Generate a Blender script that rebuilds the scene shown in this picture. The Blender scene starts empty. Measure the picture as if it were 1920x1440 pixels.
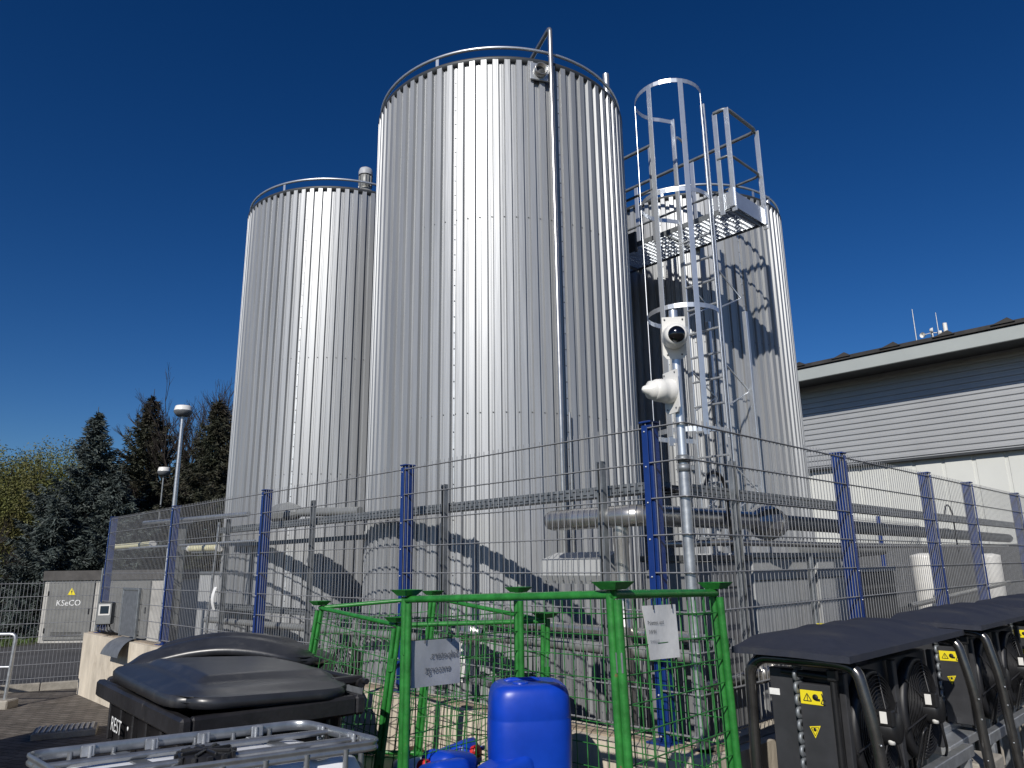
import bpy, math, random
from math import sin, cos, pi, radians, sqrt, atan2, tan
from mathutils import Vector, Matrix
SC = bpy.context.scene
COL = SC.collection
# ------------------------------------------------------------------ camera
EYE = 1.78
FPX, PITCH, ROLL = 1377.34, 0.2407, -0.0128
cp, sp, cr, sr = cos(PITCH), sin(PITCH), cos(ROLL), sin(ROLL)
_F = Vector((0, cp, sp)); _R0 = Vector((1, 0, 0)); _U0 = Vector((0, -sp, cp))
_R = _R0 * cr + _U0 * sr; _U = _U0 * cr - _R0 * sr
cam = bpy.data.cameras.new('camera'); co = bpy.data.objects.new('camera', cam); COL.objects.link(co)
co.matrix_world = Matrix(((_R.x, _U.x, -_F.x, 0), (_R.y, _U.y, -_F.y, 0), (_R.z, _U.z, -_F.z, EYE), (0, 0, 0, 1)))
cam.sensor_fit = 'HORIZONTAL'; cam.sensor_width = 36; cam.lens = 36 * FPX / 1920
cam.clip_start = 0.05; cam.clip_end = 3000
SC.camera = co
# ------------------------------------------------------------------ light
SUN_AZ, SUN_EL = 199.8, 33.6          # where the sun stands (clockwise from +Y), degrees
w = bpy.data.worlds.new('World'); SC.world = w; w.use_nodes = True
wn = w.node_tree.nodes; wl = w.node_tree.links
sky = wn.new('ShaderNodeTexSky'); sky.sky_type = 'NISHITA'; sky.sun_disc = False
sky.sun_elevation = radians(SUN_EL); sky.sun_rotation = radians(SUN_AZ)
sky.altitude = 100; sky.air_density = 1.0; sky.dust_density = 0.3; sky.ozone_density = 5.0
hs = wn.new('ShaderNodeHueSaturation'); hs.inputs['Hue'].default_value = .507; hs.inputs['Saturation'].default_value = 1.17; hs.inputs['Value'].default_value = .80
gm = wn.new('ShaderNodeGamma'); gm.inputs[1].default_value = 1.28; wl.new(sky.outputs[0], gm.inputs[0]); wl.new(gm.outputs[0], hs.inputs['Color']); wl.new(hs.outputs[0], wn['Background'].inputs[0])
wn['Background'].inputs[1].default_value = 0.05
sd = bpy.data.lights.new('sun', 'SUN'); sd.energy = 4.2; sd.angle = radians(0.5); sd.color = (1.0, 0.955, 0.89)
so = bpy.data.objects.new('sun', sd); COL.objects.link(so); so.location = (0, 0, 30)
_a, _e = radians(SUN_AZ), radians(SUN_EL)
so.rotation_euler = Vector((sin(_a) * cos(_e), cos(_a) * cos(_e), sin(_e))).to_track_quat('Z', 'Y').to_euler()
SC.view_settings.view_transform = 'Standard'; SC.view_settings.look = 'None'
SC.view_settings.exposure = 0.0; SC.view_settings.gamma = 1
SC.cycles.max_bounces = 6; SC.cycles.diffuse_bounces = 3; SC.cycles.glossy_bounces = 3
SC.cycles.transparent_max_bounces = 6; SC.cycles.caustics_reflective = False; SC.cycles.caustics_refractive = False
SC.cycles.use_denoising = True
# ------------------------------------------------------------------ survey: where things of the photograph stand
CX, CY = 0.9322, 3.9636               # corner of the fence
DL = Vector((-0.689, 0.7245, 0)).normalized(); NL = Vector((0.7245, 0.689, 0)).normalized()
DR = Vector((0.7124, 0.7018, 0)).normalized(); NR = Vector((-0.7018, 0.7124, 0)).normalized()
C0 = Vector((CX, CY, 0))
def LP(u, w_, z): v = C0 + DL * u + NL * w_; return Vector((v.x, v.y, z))
def RP(u, w_, z): v = C0 + DR * u + NR * w_; return Vector((v.x, v.y, z))
CAMP = Vector((0, 0, EYE))
def ray(x, y): return _F + _R * ((x - 960) / FPX) + _U * ((720 - y) / FPX)
def on_z(x, y, z): r = ray(x, y); return CAMP + r * ((z - EYE) / r.z)
def on_y(x, y, Y): r = ray(x, y); return CAMP + r * (Y / r.y)
def on_plane(x, y, p, n): r = ray(x, y); return CAMP + r * ((p - CAMP).dot(n) / r.dot(n))
def on_L(x, y, w_=0): return on_plane(x, y, LP(0, w_, 0), NL)
def on_R(x, y, w_=0): return on_plane(x, y, RP(0, w_, 0), NR)
def on_cyl(x, y, c, r):
    d = ray(x, y); a = d.x**2 + d.y**2; b = -(c[0]*d.x + c[1]*d.y); k = c[0]**2 + c[1]**2 - r*r
    return CAMP + d * ((-b - sqrt(max(0, b*b - a*k))) / a)
# ------------------------------------------------------------------ materials
def mat(name, col, rough=.5, metal=0.0, noise=0.0, nscale=8.0, bump=0.0, bscale=60.0, stretch=None, spec=.5, col2=None, rvar=0.0, coat=0.0, mixlo=.35, mixhi=.7, wave=None):
    m = bpy.data.materials.new(name); m.use_nodes = True; n = m.node_tree.nodes; l = m.node_tree.links
    b = n['Principled BSDF']; b.inputs['Base Color'].default_value = (*col, 1); b.inputs['Roughness'].default_value = rough
    b.inputs['Metallic'].default_value = metal; b.inputs['Specular IOR Level'].default_value = spec
    b.inputs['Coat Weight'].default_value = coat
    tc = n.new('ShaderNodeTexCoord'); mp = n.new('ShaderNodeMapping'); l.new(tc.outputs['Object'], mp.inputs[0])
    if stretch: mp.inputs['Scale'].default_value = stretch
    if noise or rvar or col2:
        t = n.new('ShaderNodeTexNoise'); t.inputs['Scale'].default_value = nscale; t.inputs['Detail'].default_value = 6
        t.inputs['Roughness'].default_value = .65
        l.new(mp.outputs[0], t.inputs['Vector'])
        cr_ = n.new('ShaderNodeValToRGB'); e = cr_.color_ramp.elements; e[0].position = mixlo; e[1].position = mixhi
        c2 = col2 or tuple(c * (1 - noise) for c in col)
        e[0].color = (*c2, 1); e[1].color = (*[min(1, c * (1 + (0 if col2 else noise * .5))) for c in col], 1)
        l.new(t.outputs['Fac'], cr_.inputs[0]); l.new(cr_.outputs[0], b.inputs['Base Color'])
        if rvar:
            mr = n.new('ShaderNodeMapRange'); mr.inputs['To Min'].default_value = max(.02, rough - rvar); mr.inputs['To Max'].default_value = rough + rvar
            l.new(t.outputs['Fac'], mr.inputs['Value']); l.new(mr.outputs[0], b.inputs['Roughness'])
    if bump:
        t2 = n.new('ShaderNodeTexNoise'); t2.inputs['Scale'].default_value = bscale; t2.inputs['Detail'].default_value = 5
        l.new(mp.outputs[0], t2.inputs['Vector'])
        bp = n.new('ShaderNodeBump'); bp.inputs['Strength'].default_value = bump; bp.inputs['Distance'].default_value = .02
        l.new(t2.outputs['Fac'], bp.inputs['Height']); l.new(bp.outputs[0], b.inputs['Normal'])
    return m
M = {}
M['clad'] = mat('aluzinc cladding', (.395, .408, .42), .47, .44, noise=.18, nscale=1.4, stretch=(5, 5, .22), rvar=.08, bump=.10, bscale=5)
M['clad2'] = mat('seam cladding', (.55, .57, .58), .45, .75, noise=.16, nscale=9, rvar=.08)
M['screw'] = mat('dull screw', (.16, .17, .18), .5, .5)
M['galv'] = mat('galvanised steel', (.50, .52, .54), .40, .75, noise=.22, nscale=22, rvar=.1)
M['galvdull'] = mat('weathered galvanised steel', (.25, .27, .285), .5, .55, noise=.3, nscale=14, rvar=.1)
M['wire'] = mat('galvanised wire', (.33, .335, .345), .5, .45, noise=.2, nscale=14)
M['steel'] = mat('stainless steel', (.52, .51, .49), .30, .80, noise=.12, nscale=10, rvar=.06)
M['alu'] = mat('aluminium profile', (.66, .69, .72), .36, .75, noise=.08, nscale=10)
M['darkmetal'] = mat('dark roof edge', (.06, .065, .07), .5, .4)
M['blue'] = mat('blue powder coat', (.007, .032, .17), .38, 0, noise=.12, nscale=20, coat=.2)
M['green'] = mat('green paint', (.026, .20, .034), .40, 0, noise=.35, nscale=16, rvar=.12, bump=.08, bscale=50)
M['greendark'] = mat('green wire paint', (.03, .18, .04), .5, 0, noise=.45, nscale=25)
M['canister'] = mat('blue polyethylene', (.004, .047, .44), .36, 0, noise=.16, nscale=5, rvar=.09, bump=.06, bscale=9)
M['canister2'] = mat('pale polyethylene', (.62, .68, .78), .4, 0)
M['red'] = mat('red cap', (.55, .02, .02), .35)
M['bin'] = mat('black bin plastic', (.022, .021, .023), .42, 0, noise=.35, nscale=6, rvar=.12, bump=.12, bscale=40)
M['binlid'] = mat('charcoal lid plastic', (.032, .034, .040), .33, 0, noise=.3, nscale=5, rvar=.1, bump=.04, bscale=20)
M['trash'] = mat('black bin liner', (.012, .012, .013), .3, 0, bump=.6, bscale=14)
M['packing'] = mat('printed packing', (.12, .32, .10), .4, 0, col2=(.65, .55, .6), nscale=34, mixlo=.45, mixhi=.55)
M['concrete'] = mat('cast concrete', (.66, .585, .47), .85, 0, noise=.28, nscale=3.2, stretch=(1, 1, .35), bump=.35, bscale=24)
M['concstain'] = mat('stained concrete coping', (.42, .34, .25), .9, 0, noise=.4, nscale=9, bump=.5, bscale=20)
M['asphalt'] = mat('asphalt', (.072, .070, .070), .9, 0, noise=.35, nscale=1.2, bump=.4, bscale=60)
M['paver'] = mat('grey brown paving', (.155, .135, .115), .9, 0, noise=.4, nscale=2.5, bump=.4, bscale=30)
M['kerb'] = mat('kerb concrete', (.36, .33, .28), .85, 0, noise=.35, nscale=5, bump=.3)
M['grassbase'] = mat('verge soil', (.05, .055, .02), .95, 0, noise=.5, nscale=6)
M['grass'] = mat('short grass', (.075, .12, .025), .8, 0, noise=.5, nscale=3)
M['white'] = mat('white plastic', (.78, .77, .73), .35, 0, noise=.06, nscale=9, rvar=.08)
M['whitesheet'] = mat('white wall panel', (.66, .67, .63), .5, 0, noise=.05, nscale=1.0)
M['greywall'] = mat('grey sheet siding', (.47, .48, .485), .45, .35, noise=.08, nscale=.8)
M['fascia'] = mat('fascia sheet', (.42, .45, .43), .45, .1, noise=.07, nscale=.7)
M['rooftile'] = mat('fibre roof edge', (.045, .042, .04), .8, 0, noise=.4, nscale=4)
M['glassblack'] = mat('black lens', (.004, .004, .005), .08, 0, coat=.6)
M['ibcrail'] = mat('tank frame steel', (.33, .345, .36), .33, .75, noise=.2, nscale=18, rvar=.08)
M['ibcwhite'] = mat('milky tank plastic', (.80, .82, .86), .35, 0, noise=.06, nscale=4, bump=.05, bscale=6)
M['black'] = mat('black plastic', (.014, .014, .015), .4, 0, noise=.3, nscale=20)
M['blackcoat'] = mat('black powder coated sheet', (.040, .041, .045), .42, .0, noise=.22, nscale=7, rvar=.08)
M['hoodroof'] = mat('black fabric textured roof', (.022, .026, .042), .62, 0, noise=.15, nscale=30, bump=.25, bscale=200)
M['yellow'] = mat('yellow sticker', (.80, .66, .02), .45)
M['ink'] = mat('black ink', (.01, .01, .01), .6)
M['label'] = mat('white label', (.82, .82, .80), .5, 0, noise=.08, nscale=40)
M['signgrey'] = mat('grey sign board', (.42, .44, .47), .5, 0, noise=.2, nscale=6)
M['signdark'] = mat('dark grey sign board', (.13, .14, .155), .5, 0, noise=.3, nscale=14)
M['ink2'] = mat('faded grey ink', (.14, .15, .165), .6)
M['boxgrey'] = mat('light grey insulated housing', (.42, .43, .43), .5, .0, noise=.1, nscale=5)
M['boxmid'] = mat('mid grey housing', (.20, .205, .21), .5, 0, noise=.15, nscale=3)
M['hoopsteel'] = mat('dark glossy steel tube', (.14, .135, .13), .25, .85, noise=.3, nscale=12)
M['fanblack'] = mat('fan black', (.016, .016, .018), .5, 0)
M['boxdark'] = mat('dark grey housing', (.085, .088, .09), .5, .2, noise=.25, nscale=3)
M['duct'] = mat('grey duct', (.27, .28, .275), .5, .3, noise=.2, nscale=8)
M['lampglass'] = mat('cream tube cover', (.70, .66, .42), .4)
M['kiosk'] = mat('kiosk plaster', (.47, .455, .42), .85, 0, noise=.25, nscale=3)
M['kioskdoor'] = mat('kiosk steel door', (.19, .19, .18), .55, .1, noise=.2, nscale=4)
M['kioskroof'] = mat('kiosk roof slab', (.085, .08, .076), .85, 0, noise=.3, nscale=4)
M['bark'] = mat('bark', (.055, .045, .035), .9, 0, noise=.4, nscale=12)
M['twig'] = mat('bare twigs', (.042, .033, .028), .9, 0, noise=.3, nscale=6)
M['spruceblue'] = mat('blue spruce needles', (.068, .088, .080), .65, 0, noise=.55, nscale=1.6)
M['sprucedark'] = mat('dark spruce needles', (.032, .044, .022), .7, 0, col2=(.036, .028, .018), nscale=.9, noise=.2)
M['willow'] = mat('yellow green spring leaves', (.14, .165, .035), .7, 0, col2=(.085, .07, .02), nscale=.5)
M['dry'] = mat('dry brown shrub', (.085, .06, .03), .9, 0, noise=.4, nscale=3)
M['display'] = mat('display glass', (.03, .045, .06), .12, 0, coat=.5)
M['wood'] = mat('pallet wood', (.30, .20, .11), .8, 0, noise=.35, nscale=7, stretch=(1, 1, 5), bump=.2)
def pave(m, sx, sy):
    n = m.node_tree.nodes; l = m.node_tree.links; b = n['Principled BSDF']; src = b.inputs['Base Color'].links[0].from_socket
    tc = n.new('ShaderNodeTexCoord'); br = n.new('ShaderNodeTexBrick'); mp_ = n.new('ShaderNodeMapping'); mp_.inputs['Rotation'].default_value = (0, 0, .35); l.new(tc.outputs['Object'], mp_.inputs[0]); l.new(mp_.outputs[0], br.inputs['Vector'])
    br.inputs['Scale'].default_value = 1; br.inputs['Brick Width'].default_value = sx; br.inputs['Row Height'].default_value = sy; br.inputs['Mortar Size'].default_value = .008
    br.inputs['Color1'].default_value = (1, 1, 1, 1); br.inputs['Color2'].default_value = (.72, .70, .68, 1); br.inputs['Mortar'].default_value = (.25, .24, .2, 1)
    mx = n.new('ShaderNodeMix'); mx.data_type = 'RGBA'; mx.blend_type = 'MULTIPLY'; mx.inputs[0].default_value = 1; l.new(src, mx.inputs[6]); l.new(br.outputs['Color'], mx.inputs[7]); l.new(mx.outputs[2], b.inputs['Base Color'])
pave(M['paver'], .20, .10)
def rustspots(m, scale, col, lo, hi):
    n = m.node_tree.nodes; l = m.node_tree.links; b = n['Principled BSDF']; src = b.inputs['Base Color'].links[0].from_socket
    tc = n.new('ShaderNodeTexCoord'); t = n.new('ShaderNodeTexNoise'); t.inputs['Scale'].default_value = scale; t.inputs['Detail'].default_value = 8; t.inputs['Roughness'].default_value = .7; l.new(tc.outputs['Object'], t.inputs['Vector'])
    rp = n.new('ShaderNodeValToRGB'); rp.color_ramp.elements[0].position = lo; rp.color_ramp.elements[1].position = hi; rp.color_ramp.elements[0].color = (0, 0, 0, 1); rp.color_ramp.elements[1].color = (1, 1, 1, 1); l.new(t.outputs['Fac'], rp.inputs[0])
    mx = n.new('ShaderNodeMix'); mx.data_type = 'RGBA'; l.new(rp.outputs[0], mx.inputs[0]); l.new(src, mx.inputs[6]); mx.inputs[7].default_value = (*col, 1); l.new(mx.outputs[2], b.inputs['Base Color'])
rustspots(M['green'], 22, (.16, .10, .05), .66, .69)
rustspots(M['bin'], 9, (.13, .12, .11), .62, .78)
rustspots(M['canister'], 14, (.20, .28, .55), .71, .74)
rustspots(M['binlid'], 7, (.075, .075, .075), .55, .80)
rustspots(M['hoodroof'], 5, (.05, .05, .055), .52, .75)
rustspots(M['concrete'], 2.2, (.33, .27, .20), .58, .80)
rustspots(M['blackcoat'], 6, (.07, .066, .06), .58, .80)
# ------------------------------------------------------------------ mesh helpers
class MB:
    def __init__(s): s.v = []; s.f = []; s.sm = []
    def add(s, vs, fs, smooth=False):
        o = len(s.v); s.v += [Vector(p) for p in vs]; s.f += [tuple(i + o for i in f) for f in fs]; s.sm += [smooth] * len(fs); return s
    def box(s, c, size, ax=None, ay=None, az=None):
        c = Vector(c); ax = (Vector(ax).normalized() if ax else Vector((1, 0, 0)))
        az = (Vector(az).normalized() if az else Vector((0, 0, 1))); ay = (Vector(ay).normalized() if ay else az.cross(ax).normalized())
        hx, hy, hz = size[0] / 2, size[1] / 2, size[2] / 2
        vs = [c + ax * (i * hx) + ay * (j * hy) + az * (k * hz) for i in (-1, 1) for j in (-1, 1) for k in (-1, 1)]
        return s.add(vs, [(0, 1, 3, 2), (4, 6, 7, 5), (0, 4, 5, 1), (2, 3, 7, 6), (0, 2, 6, 4), (1, 5, 7, 3)])
    def bbox(s, c, size, ax=None, ay=None, az=None, b=.004):
        # box with chamfered edges
        c = Vector(c); ax = (Vector(ax).normalized() if ax else Vector((1, 0, 0)))
        az = (Vector(az).normalized() if az else Vector((0, 0, 1))); ay = (Vector(ay).normalized() if ay else az.cross(ax).normalized())
        h = [size[0] / 2, size[1] / 2, size[2] / 2]; b = min(b, min(h) * .9); A = (ax, ay, az)
        vs = []; idx = {}
        for i in (-1, 1):
            for j in (-1, 1):
                for k in (-1, 1):
                    sg = (i, j, k)
                    for m in range(3):
                        p = c.copy()
                        for q in range(3): p += A[q] * (sg[q] * (h[q] - (0 if q == m else b)))
                        idx[(sg, m)] = len(vs); vs.append(p)
        fs = []
        for m in range(3):
            o = [q for q in range(3) if q != m]
            for sgm in (-1, 1):
                f = []
                for a_, b_ in ((-1, -1), (1, -1), (1, 1), (-1, 1)):
                    sg = [0, 0, 0]; sg[m] = sgm; sg[o[0]] = a_; sg[o[1]] = b_; f.append(idx[(tuple(sg), m)])
                fs.append(tuple(f))
        for m in range(3):
            o = [q for q in range(3) if q != m]
            for a_ in (-1, 1):
                for b_ in (-1, 1):
                    s1 = [0, 0, 0]; s2 = [0, 0, 0]; s1[m] = -1; s2[m] = 1
                    for S in (s1, s2): S[o[0]] = a_; S[o[1]] = b_
                    s1, s2 = tuple(s1), tuple(s2)
                    fs.append((idx[(s1, o[0])], idx[(s2, o[0])], idx[(s2, o[1])], idx[(s1, o[1])]))
        for i in (-1, 1):
            for j in (-1, 1):
                for k in (-1, 1): fs.append(tuple(idx[((i, j, k), m)] for m in range(3)))
        return s.add(vs, fs)
    def tube(s, pts, r, n=8, closed=False, caps=True, smooth=True, sx=1.0):
        pts = [Vector(p) for p in pts]; N = len(pts); rs = r if isinstance(r, (list, tuple)) else [r] * N
        rings = []; prev = None
        for i, p in enumerate(pts):
            if closed: t = (pts[(i + 1) % N] - pts[i - 1])
            else: t = pts[min(i + 1, N - 1)] - pts[max(i - 1, 0)]
            t = t.normalized()
            if prev is None:
                a = Vector((0, 0, 1)) if abs(t.z) < .9 else Vector((1, 0, 0)); x = t.cross(a).normalized()
            else: x = (prev - t * prev.dot(t)).normalized()
            prev = x; y = t.cross(x)
            rings.append([p + (x * cos(2 * pi * k / n + pi / n) * sx + y * sin(2 * pi * k / n + pi / n)) * rs[i] for k in range(n)])
        vs = [q for rg in rings for q in rg]; fs = []
        for i in range(N if closed else N - 1):
            j = (i + 1) % N
            for k in range(n): fs.append((i * n + k, i * n + (k + 1) % n, j * n + (k + 1) % n, j * n + k))
        s.add(vs, fs, smooth)
        if caps and not closed: s.add(rings[0], [tuple(range(n))[::-1]]); s.add(rings[-1], [tuple(range(n))])
        return s
    def lathe(s, prof, c, axis=(0, 0, 1), n=24, smooth=True):
        c = Vector(c); ax = Vector(axis).normalized(); a = Vector((0, 0, 1)) if abs(ax.z) < .9 else Vector((1, 0, 0))
        x = ax.cross(a).normalized(); y = ax.cross(x)
        vs = []; fs = []
        for r, h in prof:
            for k in range(n): vs.append(c + ax * h + (x * cos(2 * pi * k / n) + y * sin(2 * pi * k / n)) * r)
        for i in range(len(prof) - 1):
            for k in range(n): fs.append((i * n + k, i * n + (k + 1) % n, (i + 1) * n + (k + 1) % n, (i + 1) * n + k))
        return s.add(vs, fs, smooth)
    def prism(s, poly, d, smooth=False):
        # polygon of points extruded along d
        d = Vector(d); n = len(poly); P = [Vector(p) for p in poly]
        return s.add(P + [p + d for p in P], [tuple(range(n))[::-1], tuple(range(n, 2 * n))] + [(i, (i + 1) % n, n + (i + 1) % n, n + i) for i in range(n)], smooth)
    def grid(s, rows, smooth=True, flip=False):
        n = len(rows[0]); vs = [p for r in rows for p in r]
        return s.add(vs, [(i * n + k, i * n + k + 1, (i + 1) * n + k + 1, (i + 1) * n + k) for i in range(len(rows) - 1) for k in range(n - 1)], smooth)
    def build(s, name, m, parent=None, world=True):
        me = bpy.data.meshes.new(name)
        vs = s.v
        if parent is not None and world:
            par = []; q = parent
            while q is not None: par.append(q); q = q.parent
            mw = Matrix.Identity(4)
            for q in reversed(par): mw = mw @ (Matrix.Translation(q.location) @ q.rotation_euler.to_matrix().to_4x4())
            inv = mw.inverted(); vs = [inv @ p for p in vs]
        me.from_pydata([tuple(p) for p in vs], [], s.f)
        me.polygons.foreach_set('use_smooth', s.sm)
        me.materials.append(M[m] if isinstance(m, str) else m); me.update()
        o = bpy.data.objects.new(name, me); COL.objects.link(o); o.parent = parent
        return o
def tag(o, label=None, cat=None, group=None, kind=None):
    if label: o['label'] = label
    if cat: o['category'] = cat
    if group: o['group'] = group
    if kind: o['kind'] = kind
    return o
def thing(name, loc, label, cat, group=None, rz=0):
    o = bpy.data.objects.new(name, None); COL.objects.link(o); o.location = loc; o.rotation_euler = (0, 0, rz); o.empty_display_size = .1
    return tag(o, label, cat, group)
def copy_tree(o, parent=None):
    c = o.copy(); COL.objects.link(c); c.parent = parent
    for ch in o.children: copy_tree(ch, c)
    return c
def arc(c, r, a0, a1, n, z=0): return [Vector((c[0] + r * sin(radians(a0 + (a1 - a0) * i / n)), c[1] + r * cos(radians(a0 + (a1 - a0) * i / n)), z)) for i in range(n + 1)]
def fillet(pts, r, n=5):
    out = [Vector(pts[0])]
    for i in range(1, len(pts) - 1):
        p = Vector(pts[i]); a = Vector(pts[i - 1]) - p; b = Vector(pts[i + 1]) - p; d = min(r, a.length * .49, b.length * .49)
        a.normalize(); b.normalize()
        for k in range(n + 1):
            t = k / n; out.append((p + a * d) * (1 - t)**2 + p * 2 * t * (1 - t) + (p + b * d) * t * t)
    out.append(Vector(pts[-1])); return out
def text_mb(txt, size, origin, xax, yax, mirror=False, thick=.0015, align='LEFT'):
    cu = bpy.data.curves.new('lettering', 'FONT'); cu.body = txt; cu.size = size; cu.align_x = align; cu.resolution_u = 3
    to = bpy.data.objects.new('lettering', cu); COL.objects.link(to)
    me = to.to_mesh(); xax = Vector(xax).normalized(); yax = Vector(yax).normalized(); nrm = xax.cross(yax)
    mb = MB(); o = Vector(origin); P = [o + xax * (v.co.x * (-1 if mirror else 1)) + yax * v.co.y + nrm * thick for v in me.vertices]
    mb.add(P, [tuple(p.vertices) for p in me.polygons]); to.to_mesh_clear()
    bpy.data.objects.remove(to); bpy.data.curves.remove(cu); return mb
# ================================================================== SETTING
g = MB(); g.add([(-400, -60, 0), (400, -60, 0), (400, 900, 0), (-400, 900, 0)], [(0, 1, 2, 3)]); tag(g.build('ground', 'asphalt'), kind='structure')
g = MB(); y0 = 11.75
FA = on_z(10, 1300, 0); FB = on_z(150, 1290, 0); fd = (FB - FA).normalized(); fn = Vector((-fd.y, fd.x, 0))
p1 = FA - fd * 14; p2 = FB + fd * 1.0
g.add([p1 + Vector((0, 0, .004)) - fn * .02, p2 + Vector((0, 0, .004)) - fn * .02, Vector((9, -6, .004)), Vector((-16, -6, .004))], [(0, 1, 2, 3)])
tag(g.build('yard_paving', 'paver'), kind='structure')
g = MB()   # kerb under the grey fence
for i in range(16):
    g.bbox(FA - fd * 13 + fd * (i * .96 + .48) + fn * .02 + Vector((0, 0, .05)), (.952, .10, .13), ax=fd, b=.008)
tag(g.build('kerb', 'kerb'), kind='structure')
g = MB(); random.seed(4)
gz = [(-21, 16.3), (-13.3, 16.9), (-11.9, 19.0), (-13, 26), (-44, 30), (-44, 13.5)]
g.add([(x, y, .006) for x, y in gz], [tuple(range(6))]); tag(g.build('grass_verge', 'grassbase'), kind='structure')
g = MB()
for i in range(7000):
    x = random.uniform(-20, -12.2); y = random.uniform(15.5, 20.5)
    if y < 16.3 + (x + 21) * .078 or x > -13.0 + (y - 17) * .45: continue
    h = random.uniform(.04, .12); a = random.uniform(0, pi); dx, dy = cos(a) * .02, sin(a) * .02; lx, ly = random.uniform(-.04, .04), random.uniform(-.04, .04)
    g.add([(x - dx, y - dy, .006), (x + dx, y + dy, .006), (x + lx, y + ly, h)], [(0, 1, 2)])
tag(g.build('grass', 'grass'), kind='stuff')
g = MB(); gp = on_z(122, 1378, 0)
# drain grate slab
t = thing('drain_grate', (gp.x, gp.y, 0), 'grey steel drain grate lying on the paving left of the black waste bins', 'grate')
g.bbox((gp.x, gp.y, .035), (.62, .42, .07), ax=fd, b=.008); g.build('grate_frame', 'kerb', t)
g = MB()
for i in range(11): g.bbox(Vector((gp.x, gp.y, .078)) + fd * (-.26 + i * .052), (.03, .36, .014), ax=fd, b=.003)
g.build('grating', 'galv', t)

# ================================================================== SILOS
RIBS = 76
def shell(c, R, H, name, parent, ph=0.0, zb=.05):
    mb = MB(); prof = []
    da = 2 * pi / RIBS; dp = .028
    for i in range(RIBS):
        a = i * da + ph
        for f, r in ((0, 0), (.46, 0), (.55, -dp), (.68, -dp), (.70, -dp + .004), (.74, -dp + .004), (.76, -dp), (.91, -dp)):
            prof.append((a + f * da, R + r))
    n = len(prof); zs = [zb, H]
    vs = [Vector((c[0] + r * sin(a), c[1] + r * cos(a), z)) for z in zs for a, r in prof]
    fs = [(k, (k + 1) % n, n + (k + 1) % n, n + k) for k in range(n)]
    mb.add(vs, fs); return mb.build(name, 'clad', parent)
def silo(c, R, H, label, ring_posts, laps, ph=0, rows=()):
    t = thing('storage_silo', (c[0], c[1], 0), label, 'silo', 'ribbed metal storage silos')
    shell(c, R, H, 'cladding', t, ph)
    mb = MB(); mb.lathe([(R - .035, H - .05), (R - .006, H - .045), (R + .004, H - .005), (R + .004, H + .012), (R - .03, H + .018), (.02, H + .16)], (c[0], c[1], 0), n=96)
    mb.build('roof', 'darkmetal', t)
    mb = MB(); zr = H + .135; rr = R - .03
    mb.tube([Vector((c[0] + rr * sin(2 * pi * i / 96), c[1] + rr * cos(2 * pi * i / 96), zr)) for i in range(96)], .017, n=8, closed=True)
    rail = mb.build('roof_rail', 'alu', t)
    for a in ring_posts:
        mb = MB(); p = Vector((c[0] + rr * sin(radians(a)), c[1] + rr * cos(radians(a)), H))
        mb.box(p + Vector((0, 0, .062)), (.035, .008, .14), ax=(cos(radians(a)), -sin(radians(a)), 0)); mb.build('rail_post', 'alu', rail)
    da = 2 * pi / RIBS
    # lap seams: a bright strip and its screws in a valley
    sc = MB(); st = MB()
    for k in laps:
        a = k * da + ph + .72 * da; rv = R - .0215
        d = Vector((sin(a), cos(a), 0)); x = Vector((cos(a), -sin(a), 0)); cc = Vector((c[0], c[1], 0))
        st.box(cc + d * rv + Vector((0, 0, H / 2)), (.020, .003, H - .12), ax=x)
        z = .3
        while z < H - .1:
            sc.lathe([(.0065, 0), (.0065, .004), (.0035, .007), (0, .008)], cc + d * (rv + .0015) + Vector((0, 0, z)), d, n=6); z += .155
    for z in rows:
        for k in range(RIBS):
            a = k * da + ph + .62 * da; d = Vector((sin(a), cos(a), 0))
            if d.y > .25: continue
            sc.lathe([(.0065, 0), (.0065, .004), (.0035, .007), (0, .008)], Vector((c[0], c[1], z)) + d * (R - .0275), d, n=6)
            if z > H - .2:
                pass
    st.build('lap_strip', 'clad2', t); sc.build('screws', 'screw', t)
    return t
RA = 1.438; CA = (-.098, 7.831); HA = EYE + 4.955
RB = 1.44; CB = (-2.545, 10.515); HB = EYE + 5.03
RC = 1.44; CC = (2.742, 10.69); HC = EYE + 4.97
# lap positions from where the photo shows them
def rib_of(x, y, c, R, ph=0):
    p = on_cyl(x, y, c, R); a = atan2(p.x - c[0], p.y - c[1]) - ph; return round((a / (2 * pi / RIBS)) - .72)
def ring_angle(x, y, c, R): p = on_cyl(x, y, c, R); return math.degrees(atan2(p.x - c[0], p.y - c[1]))
lapA = rib_of(846, 500, CA, RA); lapB = rib_of(562, 650, CB, RB); lapC = rib_of(1405, 700, CC, RC)
rpA = ring_angle(817, 130, CA, RA); rpB = ring_angle(530, 360, CB, RB)
tA = silo(CA, RA, HA, 'tallest looking silo in the middle, standing nearest behind the fence', [rpA - 60 * 2, rpA - 50, rpA, rpA + 62, rpA + 110, rpA + 180], [lapA, lapA + 9, lapA - 9, lapA - 18, lapA + 18, lapA + 27], rows=(HA - .05, 5.0, 3.1, 1.55))
tB = silo(CB, RB, HB, 'ribbed silo at the left with a motor on its roof, beside the trees', [rpB - 60, rpB, rpB + 60, rpB + 120, rpB + 180], [lapB, lapB + 9, lapB - 9, lapB + 18, lapB - 18], rows=(HB - .05, 4.4, 2.9))
tC = silo(CC, RC, HC, 'ribbed silo at the right behind the caged ladder and platform', [150, 205, 260, 95, 30], [lapC, lapC + 9, lapC - 9, lapC + 18, lapC - 18], rows=(HC - .05, 4.6, 2.9))
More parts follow.
